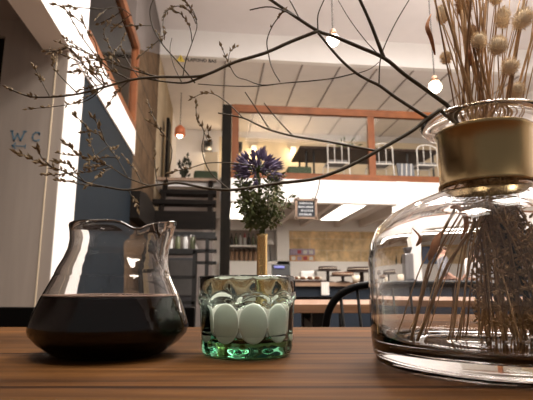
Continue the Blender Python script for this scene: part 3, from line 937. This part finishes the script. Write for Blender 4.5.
for sx in (-1, 1):
    for sd in (-1, 1):
        MB().tube([W(xc + sx * .15, dC - .24 + sd * .13, .43), W(xc + sx * .21, dC - .24 + sd * .18, 0)], [.016, .012], 8).build('leg', blackwood, ch, True)
# chair at the far side of the second table (legs showing under it)
def back_chair(px, d, label):
    x = (px - 266.5) / F * d
    c = thing('wooden_chair', label, 'chair', W(x, d, 0), -YAW, 'dark chairs tucked at the second table')
    for sx in (-.18, .18):
        MB().tube([W(x + sx, d, 0), W(x + sx, d, .80)], .015, 8).build('rear_leg', blackwood, c, True)
        MB().tube([W(x + sx, d - .38, 0), W(x + sx, d - .38, .43)], .015, 8).build('front_leg', blackwood, c, True)
    camboxW(MB(), x - .2, x + .2, d - .4, d + .01, .43, .46).build('seat', blackwood, c, bevel=.006)
    camboxW(MB(), x - .18, x + .18, d - .012, d + .012, .68, .76).build('backrest', blackwood, c, bevel=.004)
    return c
back_chair(312, 3.15, 'dark wooden chair on the far side of the second table, beside the tumbler')

bn = thing('bench', 'long black bench standing behind our table on the left', 'bench', W(-.6, 1.62, 0), -YAW)
bxl, bxr = -1.15, (197 - 266.5) / F * 1.6
zt0 = at(20, 307, 1.6).z
camboxW(MB(), bxl, bxr, 1.585, 1.615, zt0 - .10, zt0).build('backrest', blackwood, bn, bevel=.006)
camboxW(MB(), bxl, bxr, 1.585, 1.615, zt0 - .22, zt0 - .14).build('backrest', blackwood, bn, bevel=.006)
camboxW(MB(), bxl, bxr, 1.18, 1.60, .42, .46).build('seat', blackwood, bn, bevel=.006)
for x in (bxl + .05, (bxl + bxr) / 2, bxr - .05):
    camboxW(MB(), x - .02, x + .02, 1.57, 1.61, 0, zt0 - .01).build('rear_leg', blackwood, bn)
    camboxW(MB(), x - .02, x + .02, 1.2, 1.24, 0, .42).build('front_leg', blackwood, bn)

# ================================================================ OUR TABLE
DE = .822
TB = thing('wooden_table', 'oiled plank table in the foreground carrying the carafe, tumbler and vases', 'table', W(0, .186, 0), -YAW)
camboxW(MB(), -1.1, 1.1, -.45, DE, TZ - .036, TZ).build('tabletop', tabletopw, TB, bevel=.003)
for x in (-.98, .98):
    for d in (-.35, .72):
        camboxW(MB(), x - .035, x + .035, d - .035, d + .035, 0, TZ - .036).build('leg', blackm, TB)

# ---------------- carafe
cx, cd = -.157, .49
C0 = W(cx, cd, TZ)
SP = -YAW - .25                                # azimuth of the spout
def spout(th, r, z, k):
    d = (th - SP + PI) % (2 * PI) - PI
    t = min(1, max(0, (z - .070) / .055))
    t = t * t * (3 - 2 * t)
    b = math.exp(-(d / .30) ** 2)
    dip = math.exp(-((abs(d) - .62) / .25) ** 2)
    return r + .020 * b * t, z + t * (.002 * b - .007 * dip)
outer = [(0, 0), (.048, 0), (.054, .0028), (.068, .0125), (.0755, .0205), (.0772, .0265), (.0742, .038), (.0680, .0545), (.0640, .0630), (.0595, .0725), (.0578, .0765), (.0568, .0780), (.0566, .0795), (.0545, .0850), (.0497, .0945),
         (.0462, .1040), (.0450, .1130), (.0456, .1210), (.0470, .1280)]
inner = [(max(0, r - .0026), z) for r, z in outer]
inner[0] = (0, .004); inner[1] = (.046, .004); inner[2] = (.052, .0062)
inner[-1] = (.0455, .1282)
car = thing('glass_carafe', 'bulbous clear glass carafe half full of dark coffee', 'carafe', C0)
MB().lathe(outer + [(.0464, .1296)] + inner[::-1], C0, 96, spout).build('body', clear, car, True)
lev = .0565
li = [(0, .0034), (.0463, .0034), (.0525, .0056)] + [(r - .0020, z) for r, z in outer[3:8]] + [(.0672 - .0020, lev), (0, lev)]
MB().lathe(li, C0, 96).build('coffee', coffee, car, True)
fm = MB()
ring = [C0 + Vector((math.cos(t) * .0640, math.sin(t) * .0640, lev + .0008)) for t in [2 * PI * j / 64 for j in range(65)]]
fm.tube(ring, .0011, 6)
for k in range(90):
    t = random.uniform(0, 2 * PI); r = random.uniform(.057, .0635)
    q = random.uniform(.0006, .0016)
    fm.ell(C0 + Vector((math.cos(t) * r, math.sin(t) * r, lev)), (q, q, q * .8), sub=1)
fm.build('foam_ring', foamm, car, True)

# ---------------- tumbler
tx, td = -.0197, .485
G0 = W(tx, td, TZ)
NL = 10
def lobe(th, r, z, k):
    c = abs(math.cos(NL / 2 * (th + YAW + .13)))
    ztop = .047 + .010 * c ** .6
    if k < NO:
        t = 1 / (1 + math.exp(-(z - ztop) / .0012))
        inn = (1 - c) ** 1.5 * .0022
        low = min(1, max(0, (z - .004) / .006))
        r = r - low * (1 - t) * inn + .0016 * math.exp(-((z - ztop) / .003) ** 2)
    return r, z
tout = [(0, 0), (.038, 0), (.0425, .0015), (.0445, .005)] + [(.0448 + .0045 * (z / .076), z) for z in [.008 + .002 * j for j in range(33)]] + [(.0492, .0755)]
NO = len(tout)
tin = [(.0478, .0768), (.0462, .0755), (.0455, .06), (.0448, .040), (.0438, .024), (.040, .0165), (.030, .0145), (0, .014)]
tum = thing('glass_tumbler', 'squat green-tinted pressed glass tumbler with pale oval panels', 'tumbler', G0)
MB().lathe(tout + tin, G0, 120, lobe).build('body', green, tum, True)
for k in range(NL):
    th = 2 * PI * k / NL - YAW - .13
    dr = Vector((math.cos(th), math.sin(th), 0))
    rr = .0405
    m = MB()
    Rm = Matrix.Rotation(th, 3, 'Z')
    m.ell(G0 + dr * rr + Vector((0, 0, .0330)), (.0022, .0130, .0185), Rm, 3)
    m.build('oval_panel', frost, tum, True)

# ---------------- bud vase with agapanthus
bd = .60
bxx = at(262, 277, bd)
B0 = Vector((bxx.x, bxx.y, TZ))
ztop = at(262, 234, bd).z - TZ
bv = thing('bud_vase', 'slender brass bud vase standing behind the green tumbler', 'vase', B0)
MB().lathe([(0, 0), (.017, 0), (.018, .003), (.012, .010), (.0075, .02), (.0068, .05), (.0068, ztop - .004), (.0078, ztop), (.0062, ztop), (.0055, ztop - .004), (.0055, .02), (0, .015)], B0, 32).build('body', budbrass, bv, True)
fl = thing('purple_flower', 'round purple flower head on a stem in the brass bud vase', 'flower', B0 + Vector((0, 0, .03)))
fc = at(258, 171, bd)
MB().tube(smoothpts([B0 + Vector((0, 0, .03)), B0 + Vector((0, 0, ztop)), at(260, 205, bd), fc]), .0018, 6).build('stem', stemg, fl, True)
ped, pet = MB(), MB()
for k in range(80):
    while True:
        d = Vector((random.uniform(-1, 1), random.uniform(-1, 1), random.uniform(-.35, 1)))
        if .2 < d.length < 1: break
    d.normalize()
    ln = random.uniform(.026, .036)
    e = fc + d * ln * .55
    ped.tube([fc, e], .0005, 4)
    tip = fc + d * ln
    for j in range(4):
        w = (d + Vector((random.uniform(-1, 1), random.uniform(-1, 1), random.uniform(-1, 1))) * .38)
        pet.leaf(e, w, ln * .52, .0022, .5)
ped.build('pedicels', stemg, fl)
pet.build('petals', purple, fl)
for gi, (cxp, lb, w, pale) in enumerate(((252, 'dark green leafy sprig hanging below the purple flower, left side', 15, .12), (272, 'green sprig with tiny pale flowers below the purple flower, right side', 15, .5))):
    sp = thing('leafy_sprig', lb, 'sprig', B0 + Vector((0, 0, .05)))
    stm, lf, wf = MB(), MB(), MB()
    for j in range(13):
        px = cxp + random.uniform(-w, w)
        py = random.uniform(172, 205)
        e = at(px, py, bd + random.uniform(-.022, .022))
        mid = at(262 + (px - 262) * .6, 220, bd + random.uniform(-.008, .008))
        st_ = smoothpts([B0 + Vector((0, 0, .05)), B0 + Vector((random.uniform(-.003, .003), 0, ztop)), mid, e], 5)
        stm.tube(st_, .0007, 4)
        for q in st_[9:]:
            for _ in range(8):
                dv = Vector((random.uniform(-1, 1), random.uniform(-1, 1), random.uniform(-.7, .6)))
                pp = q + dv * random.uniform(0, .006)
                if random.random() < pale:
                    wf.leaf(pp, dv, random.uniform(.003, .005), .0016, .7)
                else:
                    lf.leaf(pp, dv, random.uniform(.006, .012), .0021, .2)
    stm.build('stems', stemg, sp)
    lf.build('leaves', leafm, sp)
    wf.build('tiny_flowers', leafp, sp)

# ---------------- big vase
vx, vd = .2035, .4235
V0 = W(vx, vd, TZ)
vo = [(0, .006), (.070, .0045), (.084, .0), (.099, .0), (.1060, .003), (.1090, .010), (.110, .022), (.1105, .04), (.1105, .065), (.1102, .090), (.1080, .105), (.101, .120), (.088, .132), (.069, .142),
      (.051, .149), (.042, .153), (.0388, .158), (.0385, .180), (.0385, .205), (.0400, .2085), (.0455, .2095), (.0515, .2110), (.0545, .2140)]
vi = [(.0562, .2180), (.0548, .2200), (.0520, .2185), (.0480, .2155), (.0420, .2140), (.0372, .2110), (.0352, .205), (.0352, .180), (.0356, .158), (.039, .1500), (.049, .1458),
      (.067, .1388), (.0856, .1288), (.0980, .1178), (.1045, .1040), (.1067, .090), (.1070, .065), (.1070, .04), (.1060, .026), (.1000, .0165), (.088, .0135), (.05, .0125), (0, .012)]
vs = thing('glass_vase', 'large clear glass jar vase with a flared rim and brass collar', 'vase', V0)
MB().lathe(vo + vi, V0, 96).build('body', clear, vs, True)
MB().lathe([(.0392, .1565), (.0425, .1555), (.0425, .1585), (.0412, .160), (.0412, .2035), (.0430, .2055), (.0430, .2085), (.0415, .2095), (.0392, .2085), (.0392, .1565)], V0, 72).build('brass_collar', brass, vs, True)

def vpt(x, d, z):                              # point in the vase's own frame
    return W(vx + x, vd + d, TZ + z)
def rdisk(r):
    a = random.uniform(0, 2 * PI); q = r * math.sqrt(random.random())
    return q * math.cos(a), q * math.sin(a)
def stempath(bx, by, bz, tip, neck=None):
    nx, ny = neck or rdisk(.026)
    tl = Matrix.Rotation(YAW, 3, 'Z') @ (Vector(tip) - V0)     # tip in vase frame
    nz2 = .207
    k = (nz2 - .155) / max(.01, tl.z - .155)
    n2 = (nx + (tl.x - nx) * k * .8, ny + (tl.y - ny) * k * .8)
    q = math.hypot(*n2)
    if q > .031: n2 = (n2[0] * .031 / q, n2[1] * .031 / q)
    return [vpt(bx, by, bz), vpt(bx * .62 + nx * .38, by * .62 + ny * .38, bz * .5 + .0775), vpt(nx, ny, .155), vpt(*n2, nz2), Vector(tip)]

G_ST = 'dried stalks in the glass vase'
for k in range(38):
    px = random.uniform(428, 560) if k > 6 else random.uniform(430, 470)
    dd = random.uniform(.39, .47)
    tip = at(px, random.uniform(-45, 12), dd)
    if k % 11 < 1:
        bx, by = random.uniform(-.085, -.02), random.uniform(-.03, .04)
    else:
        bx, by = random.uniform(-.012, .062), random.uniform(-.05, .05)
    q = math.hypot(bx, by)
    if q > .088: bx *= .088 / q; by *= .088 / q
    P = smoothpts(stempath(bx, by, .0152, tip), 4)
    r = random.choice((.0004, .0005, .0007, .0012))
    o = MB().tube(P, [r * 1.15] * (len(P) // 2) + [r] * (len(P) - len(P) // 2), 6).build('dried_stalk', strawd if k % 3 == 0 else strawm, None, True)
    tag(o, 'thin dried brown stalk in the big glass vase', 'dried stalk', G_ST)
for k, (bx, px, r) in enumerate(((-.088, 452, .0008), (-.075, 470, .0011), (-.066, 456, .0008), (-.055, 480, .0007), (-.045, 462, .0013), (-.036, 500, .0007), (-.081, 490, .0006), (-.03, 475, .0010), (-.062, 510, .0006), (-.05, 530, .0009))):
    P = smoothpts(stempath(bx, random.uniform(-.03, .015), .0152, at(px, random.uniform(-30, 40), random.uniform(.40, .45)), (-.022 + .003 * k, random.uniform(-.012, .012))), 4)
    tag(MB().tube(P, r * .72, 6).build('dried_stalk', strawd if k % 2 else strawm, None, True), 'thin dried brown stalk splaying to the left inside the big glass vase', 'dried stalk', 'stalks splaying left in the vase')
# bunny tails
tails = [(446, 58, 6, 6.5, 0, .43, 'round bunny tail nearest the hanging bulb'), (442, 15, 6, 12, -.1, .42, 'long bunny tail at the far left of the bunch'),
         (464, 3, 10, 15, .1, .44, 'big brown tail at the top of the bunch, left'), (479, 41, 8, 9.5, 0, .41, 'round bunny tail in the middle of the bunch'),
         (498, 46, 9.5, 11, .1, .40, 'plump bunny tail just right of the middle one'), (503, 18, 7.5, 14, .15, .42, 'long bunny tail above the plump one'),
         (523, 19, 10, 14.5, .6, .40, 'largest bunny tail, tilted to the right at the frame edge'), (510, 67, 9, 10, .45, .41, 'bunny tail low on the right of the bunch'),
         (473, 33, 5, 10, .05, .45, 'narrow tail behind the middle bunny tail'), (516, 91, 9, 9, .3, .42, 'lowest bunny tail just above the vase rim'), (496, -3, 7, 10, .1, .42, 'bunny tail cut by the top of the picture')]
for k, (px, py, rx, ry, tilt, dd, lb) in enumerate(tails):
    c = at(px, py, dd)
    sc_ = dd / F * .97
    rx *= sc_; ry *= sc_
    o = thing('bunny_tail_grass', lb, 'grass', vpt(0, 0, .0152))
    ax = (Matrix.Rotation(-YAW, 3, 'Z') @ Matrix.Rotation(tilt, 3, 'Y')) @ Vector((0, 0, 1))
    base = c - ax * ry
    bx, by = rdisk(.045)
    P = smoothpts(stempath(bx, by, .0152, base), 4)
    MB().tube(P, .0006, 5).build('stem', strawm, o, True)
    hm = MB()
    Rm = (Matrix.Rotation(-YAW, 3, 'Z') @ Matrix.Rotation(tilt, 3, 'Y'))
    hm.ell(c, (rx * .86, rx * .86, ry * .9), Rm, 3)
    for j in range(420):
        a = random.uniform(0, 2 * PI); u = random.uniform(-1, 1)
        s_ = math.sqrt(1 - u * u)
        nl = Vector((s_ * math.cos(a), s_ * math.sin(a), u))
        p = c + Rm @ Vector((nl.x * rx * .8, nl.y * rx * .8, nl.z * ry * .85))
        dv = Rm @ (Vector((nl.x / rx, nl.y / rx, nl.z / ry)).normalized() + Vector((0, 0, .55)))
        hm.leaf(p, dv, rx * random.uniform(.35, .6), .00022, 1)
    hm.build('seed_head', taild if k in (2, 8) else tailm, o)
# dense dried herb in the jar
hb = thing('dried_herb', 'dense brown bunch of dried seedy herb standing in the vase', 'dried herb', vpt(.015, 0, .0152))
sm_, sd_ = MB(), MB()
for k in range(26):
    bx, by = rdisk(.042)
    P = smoothpts([vpt(bx + .024, by, .0152), vpt(bx * .8 + .018, by * .8, .09), vpt(*rdisk(.022), .155), vpt(*rdisk(.022), .20)], 6)
    sm_.tube(P, .0010, 5)
    for q in P[2:15]:
        for _ in range(12):
            dv = Vector((random.uniform(-1, 1), random.uniform(-1, 1), random.uniform(-.6, 1)))
            sd_.leaf(q + dv * random.uniform(0, .006), dv, random.uniform(.004, .009), .0016, .6)
sm_.build('stems', strawd, hb, True)
sd_.build('seeds', mat('brown_seed', (.36, .22, .10), .85, var=.4, scale=120), hb)
# rust dry leaves
def dleaf(pts, w, lb):
    P = smoothpts([at(*p) for p in pts], 4)
    n = len(P)
    R_ = [max(.0006, w * math.sin(PI * (j + .6) / (n + .4)) ** .8) for j in range(n)]
    tag(MB().tube(P, R_, 8, .35).build('dry_leaf', podm, None, True), lb, 'dry leaf')
dleaf([(450, 206, .40), (457, 205, .395), (465, 214, .39), (466, 226, .39), (461, 239, .395)], .0038, 'curled rust-brown leaf hanging inside the vase shoulder')
dleaf([(440, 232, .40), (437, 240, .395), (434, 249, .395), (429, 260, .40)], .0040, 'rust-brown pod inside the vase before the person with brown hair')
dleaf([(413, 228, .40), (421, 238, .39), (417, 246, .39)], .0026, 'small rust-brown leaf at the left inside the vase')
dleaf([(431, 14, .415), (427, 26, .41), (431, 38, .41), (435, 55, .415)], .0022, 'twisted brown leaf on the leftmost stalk of the bunch')
dleaf([(470, 45, .42), (468, 55, .415), (470, 66, .42)], .0030, 'brown leaf blade between the dried stalks')

# ================================================================ BRANCHES
THK = 1.45
class Branch:
    def __init__(s):
        s.pts = []; s.st = MB(); s.bd = MB(); s.tw = MB()
    def near(s, px, py):
        return min(s.pts, key=lambda q: (q[0] - px) ** 2 + (q[1] - py) ** 2)[2] if s.pts else .42
    def add(s, P, r0, r1, d0=None, d1=None, main=False, buds=0, size=1.0, frm=.35):
        if d0 is None: d0 = s.near(*P[0])
        if d1 is None: d1 = d0 + random.uniform(-.03, .02)
        acc = [0]
        for a, b in zip(P, P[1:]): acc.append(acc[-1] + math.hypot(b[0] - a[0], b[1] - a[1]))
        Q = [at(p[0], p[1], d0 + (d1 - d0) * acc[k] / acc[-1]) for k, p in enumerate(P)]
        # record for later joints (dense)
        for k in range(len(P) - 1):
            for j in range(8):
                t = j / 8
                s.pts.append((P[k][0] + (P[k + 1][0] - P[k][0]) * t, P[k][1] + (P[k + 1][1] - P[k][1]) * t, d0 + (d1 - d0) * (acc[k] + (acc[k + 1] - acc[k]) * t) / acc[-1]))
        C = smoothpts(Q, 4)
        n = len(C)
        mb = s.st if main else s.tw
        mb.tube(C, [(THK if r0 > .00062 else 1.05) * (r0 + (r1 - r0) * j / (n - 1)) for j in range(n)], 6)
        if buds:
            tl = sum((b - a).length for a, b in zip(C, C[1:]))
            for k in range(int(buds * 1.5)):
                t = random.uniform(frm, 1.0)
                j = min(n - 2, int(t * (n - 1)))
                q = C[j].lerp(C[j + 1], random.random())
                dv = (C[j + 1] - C[j]).normalized() + Vector((random.uniform(-1, 1), random.uniform(-1, 1), random.uniform(-.6, 1))) * .75
                s.bd.leaf(q, dv, 0.0048 * size * random.uniform(.6, 1.25), .00105 * size * random.uniform(.8, 1.3), .75)
            s.bd.leaf(C[-1], C[-1] - C[-2], .006 * size, .0012 * size, .75)
    def build(s, label):
        o = thing('dried_branch', label, 'branch', V0 + Vector((0, 0, .0152)))
        s.st.build('main_stem', twigm, o, True)
        s.tw.build('twigs', twigm, o, True)
        s.bd.build('foliage', budm, o)

def inner_stem(b, px0, py0, d0, bx, by, neck, r):
    tip = at(px0, py0, d0)
    P = smoothpts(stempath(bx, by, .0152, tip, neck), 4)
    b.st.tube(P, r * THK, 6)

b1 = Branch()
inner_stem(b1, 447, 105, .405, .03, .02, (.0, .0), .0014)
b1.add([(447, 105), (425, 89), (404, 74), (384, 58), (357, 46), (333, 36), (318, 31), (293, 15), (268, -2), (245, -18)], .0014, .0009, .405, .37, True)
b1.add([(384, 58), (377, 40), (370, 22), (360, 0), (352, -16)], .0012, .0009)
b1.add([(318, 31), (290, 42), (265, 53), (235, 62), (213, 72), (200, 76), (180, 77), (158, 77), (130, 80), (105, 87), (78, 94), (50, 97), (28, 96), (8, 88)], .0011, .0004, None, .345, False, 16, .9, .72)
b1.add([(213, 72), (195, 80), (183, 83), (160, 81), (140, 77)], .0007, .0004)
b1.add([(318, 31), (318, 15), (324, 0), (328, -10)], .0006, .0004)
b1.add([(300, 20), (293, 6), (286, -6)], .0006, .0005)
b1.add([(378, 54), (365, 40), (350, 20), (338, 0)], .0005, .0003)
b1.add([(268, 52), (267, 40), (273, 25), (283, 12)], .0005, .0004, None, None, False, 5, 1.0, .5)
b1.add([(268, 52), (272, 68), (280, 82)], .0005, .0004)
b1.add([(250, 10), (272, 7), (300, 18)], .0006, .0005)
# twigs at the upper left
b1.add([(158, 77), (125, 68), (98, 57), (75, 48), (58, 42)], .0006, .0003, None, None, False, 16, .95, .3)
b1.add([(130, 80), (112, 70), (98, 58), (84, 40), (75, 25), (66, 10)], .0006, .0003, None, None, False, 9, 1.0, .3)
b1.add([(105, 87), (90, 72), (78, 58), (68, 48), (53, 52)], .0006, .0003, None, None, False, 18, 1.0, .2)
b1.add([(98, 57), (95, 42), (86, 28), (83, 20)], .0004, .0003, None, None, False, 8, .9, .4)
b1.add([(112, 70), (112, 52), (104, 33), (110, 20)], .0004, .0003, None, None, False, 9, .9, .35)
b1.add([(140, 79), (128, 62), (121, 45), (124, 36)], .0004, .0003, None, None, False, 8, .9, .4)
b1.add([(85, 8), (100, 9), (120, 8), (132, 16)], .0004, .0004, .36, .37)
b1.add([(110, 9), (85, 8), (70, 7), (56, 5)], .0004, .0003, .365, .36, False, 6, 1.1, .3)
b1.add([(78, 94), (64, 80), (54, 68), (53, 58)], .0005, .0003, None, None, False, 7, 1.1, .5)
b1.add([(50, 97), (43, 84), (38, 74), (34, 67)], .0004, .0003, None, None, False, 6, 1.05, .3)
b1.add([(105, 87), (88, 100), (72, 104), (50, 107), (28, 109)], .0004, .0003, None, None, False, 11, 1.0, .3)
b1.add([(98, 89), (90, 78), (84, 72), (72, 72)], .0004, .0003, None, None, False, 15, 1.0, .1)
b1.add([(110, 86), (100, 80), (94, 72), (88, 62)], .0004, .0003, None, None, False, 16, 1.0, .1)
b1.add([(120, 83), (108, 78), (102, 68), (100, 60)], .0004, .0003, None, None, False, 12, .9, .2)
b1.add([(195, 83), (178, 62), (163, 45), (153, 28), (150, 10), (156, -6)], .0006, .0004)
b1.add([(163, 45), (160, 38), (157, 33)], .0004, .0003, None, None, False, 4, 1.0, .1)
b1.add([(183, 76), (186, 60), (193, 40), (197, 24), (190, 8), (183, -2)], .0005, .0003)
b1.add([(192, 42), (190, 28), (182, 15), (172, 10)], .0004, .0003, None, None, False, 14, .85, .3)
b1.add([(196, 24), (190, 12), (178, 6), (166, 12), (163, 24), (164, 36)], .0004, .0003, None, None, False, 22, .85, .15)
b1.add([(197, 20), (192, 9), (185, 2)], .0004, .0003, None, None, False, 8, .85, .2)
b1.add([(182, 83), (174, 66), (170, 50), (172, 38)], .0004, .0003)
random.seed(21)
def scatter(b, n, x0, x1, y0, y1, rr):
    C = [q for q in b.pts if x0 < q[0] < x1 and y0 < q[1] < y1]
    for k in range(n):
        q = random.choice(C)
        a = random.uniform(math.radians(100), math.radians(235))
        ln = random.uniform(14, 34)
        bend = random.uniform(-.5, .5)
        P = [(q[0], q[1])]
        for j in range(1, 4):
            t = a + bend * j / 3
            P.append((P[-1][0] + math.cos(t) * ln / 3, P[-1][1] - math.sin(t) * ln / 3))
        b.add(P, .0004, .0003, q[2], q[2] + random.uniform(-.02, .02), False, random.randint(4, 8), random.uniform(.85, 1.05), .25)
scatter(b1, 22, 60, 165, 0, 112, 1)
b1.build('long dark dried branch rising from the vase and crossing the top of the picture')

b2 = Branch()
inner_stem(b2, 440, 110, .395, .02, -.025, (-.006, -.012), .0013)
b2.add([(440, 110), (428, 118), (415, 129), (395, 141), (372, 154), (345, 168), (318, 178), (300, 181), (280, 183), (255, 187), (230, 190), (205, 188), (180, 183), (165, 184), (150, 186), (128, 190), (105, 187)], .0013, .0005, .395, .36, True)
b2.add([(428, 118), (412, 108), (395, 97), (380, 86), (368, 80), (356, 73), (343, 62), (332, 50), (324, 40), (318, 33)], .0011, .0007, None, .382)
b2.add([(379, 85), (380, 62), (385, 45), (396, 22), (409, 0), (414, -10)], .0006, .0004)
b2.add([(356, 73), (335, 78), (310, 81), (285, 83), (260, 86), (230, 86), (198, 84)], .0006, .0004)
b2.add([(356, 74), (370, 69), (379, 62)], .0004, .0003)
b2.add([(285, 83), (262, 85), (247, 80), (236, 76), (228, 62), (222, 48)], .0005, .0003, None, None, False, 5, 1.1, .7)
b2.add([(228, 62), (230, 52), (236, 47)], .0004, .0003, None, None, False, 4, 1.0, .5)
b2.add([(378, 151), (366, 149), (335, 143), (312, 139), (293, 136), (270, 130), (256, 124), (243, 118), (218, 113)], .0008, .0004)
b2.add([(270, 130), (257, 110), (245, 92)], .0006, .0004)
b2.add([(293, 136), (278, 120), (264, 103)], .0006, .0004)
b2.add([(243, 118), (230, 105), (216, 95), (204, 93), (193, 98)], .0005, .0003, None, None, False, 9, 1.0, .5)
b2.add([(320, 178), (318, 190), (313, 203)], .0004, .0003)
b2.add([(230, 190), (210, 172), (202, 150), (204, 132), (197, 118), (196, 105)], .0005, .0003, None, None, False, 9, 1.1, .55)
b2.add([(204, 132), (209, 142), (208, 130)], .0004, .0003, None, None, False, 4, 1.1, .2)
b2.add([(255, 166), (230, 163), (208, 163), (190, 168), (172, 172)], .0005, .0003, .37, .36, False, 4, 1.0, .6)
# lower-left twigs on the blue wall, post and grey panel
b2.add([(105, 187), (85, 182), (68, 173), (52, 167), (38, 162), (18, 153)], .0006, .0003, None, None, False, 26, 1.15, .3)
b2.add([(105, 187), (85, 185), (72, 182), (58, 180)], .0005, .0003, None, None, False, 8, 1.1, .5)
b2.add([(150, 186), (128, 178), (112, 168), (95, 160), (80, 155), (66, 144)], .0005, .0003, None, None, False, 18, 1.1, .35)
b2.add([(128, 178), (118, 160), (105, 142), (95, 132), (84, 132)], .0004, .0003, None, None, False, 13, 1.0, .3)
b2.add([(118, 160), (113, 152), (116, 148)], .0004, .0003, None, None, False, 6, 1.0, .1)
b2.add([(105, 142), (100, 128), (92, 116)], .0004, .0003, None, None, False, 8, 1.0, .3)
b2.add([(85, 182), (75, 172), (70, 165), (58, 162)], .0004, .0003, None, None, False, 12, 1.1, .2)
b2.add([(112, 168), (104, 172), (98, 176)], .0004, .0003, None, None, False, 5, 1.1, .3)
b2.add([(52, 167), (42, 158), (39, 150)], .0004, .0003, None, None, False, 6, 1.1, .3)
b2.add([(165, 184), (172, 150), (160, 130), (150, 122)], .0004, .0003, None, None, False, 6, 1.0, .5)
b2.add([(128, 190), (134, 200), (137, 208)], .0004, .0003, None, None, False, 6, 1.1, .3)
scatter(b2, 12, 60, 170, 100, 195, 1)
b2.build('long dried branch arching down to the left below the railing, budded at its tips')

# ================================================================ LIGHT
def area(name, loc, sx, sy, energy, col, rot=(0, 0, 0)):
    d = bpy.data.lights.new(name, 'AREA')
    d.shape = 'RECTANGLE'; d.size = sx; d.size_y = sy; d.energy = energy; d.color = col
    o = bpy.data.objects.new(name, d)
    COL.objects.link(o)
    o.location = loc; o.rotation_euler = rot
    return o
area('room_fill_light', (2.6, 3.6, 5.3), 3.5, 3.5, 520, (1, .92, .87))  # overhead key light, stands in for unseen ceiling lamps
area('mezzanine_fill_light', (2.8, 10.3, 4.85), 3.0, 1.2, 14, (1, .88, .76))  # unseen fill to brighten the mezzanine, no lamp hangs there
area('bar_area_light', (3.6, 8.6, 2.3), 3.0, .5, 75, (1, .90, .78))  # plain area light above the bar, no fixture modelled

for q, e in (((-.5, .1, 4.4), 70), ((1.3, .9, 4.7), 90), ((2.3, -.6, 4.5), 80)):    # added unseen area lights, for glass highlights and the table below the vase
    area('front_fill_light', q, .8, .8, e * 1.05, (1, .90, .80))
for k, q in enumerate(((3.8, 5.6, 3.3), (.9, 3.0, 3.4))):   # added fill points to brighten the ceiling
    d = bpy.data.lights.new('pendant_or_fill_light', 'POINT'); d.energy = 80; d.color = (1, .92, .85); d.shadow_soft_size = .08
    o = bpy.data.objects.new('pendant_or_fill_light', d); COL.objects.link(o); o.location = q
w = bpy.data.worlds.new('World')
SC.world = w
w.use_nodes = True
bg = w.node_tree.nodes['Background']
bg.inputs['Color'].default_value = (1, .93, .88, 1)
bg.inputs['Strength'].default_value = .22

# ================================================================ CAMERA
cam = bpy.data.cameras.new('Camera')
cam.sensor_width = 36
cam.lens = F / 533 * 36
cam.clip_start = .01
cam.dof.use_dof = True
cam.dof.focus_distance = .47
cam.dof.aperture_fstop = 18
co = bpy.data.objects.new('Camera', cam)
COL.objects.link(co)
co.location = (0, 0, CAMZ)
co.rotation_euler = (PI / 2 + PITCH, 0, -YAW)
SC.camera = co

SC.view_settings.view_transform = 'Standard'
SC.view_settings.look = 'None'
SC.view_settings.exposure = -.04
SC.view_settings.gamma = 1
SC.view_settings.use_curve_mapping = False
SC.cycles.use_denoising = True
SC.cycles.max_bounces = 16
SC.cycles.transmission_bounces = 14
SC.cycles.transparent_max_bounces = 12
SC.cycles.sample_clamp_indirect = 8
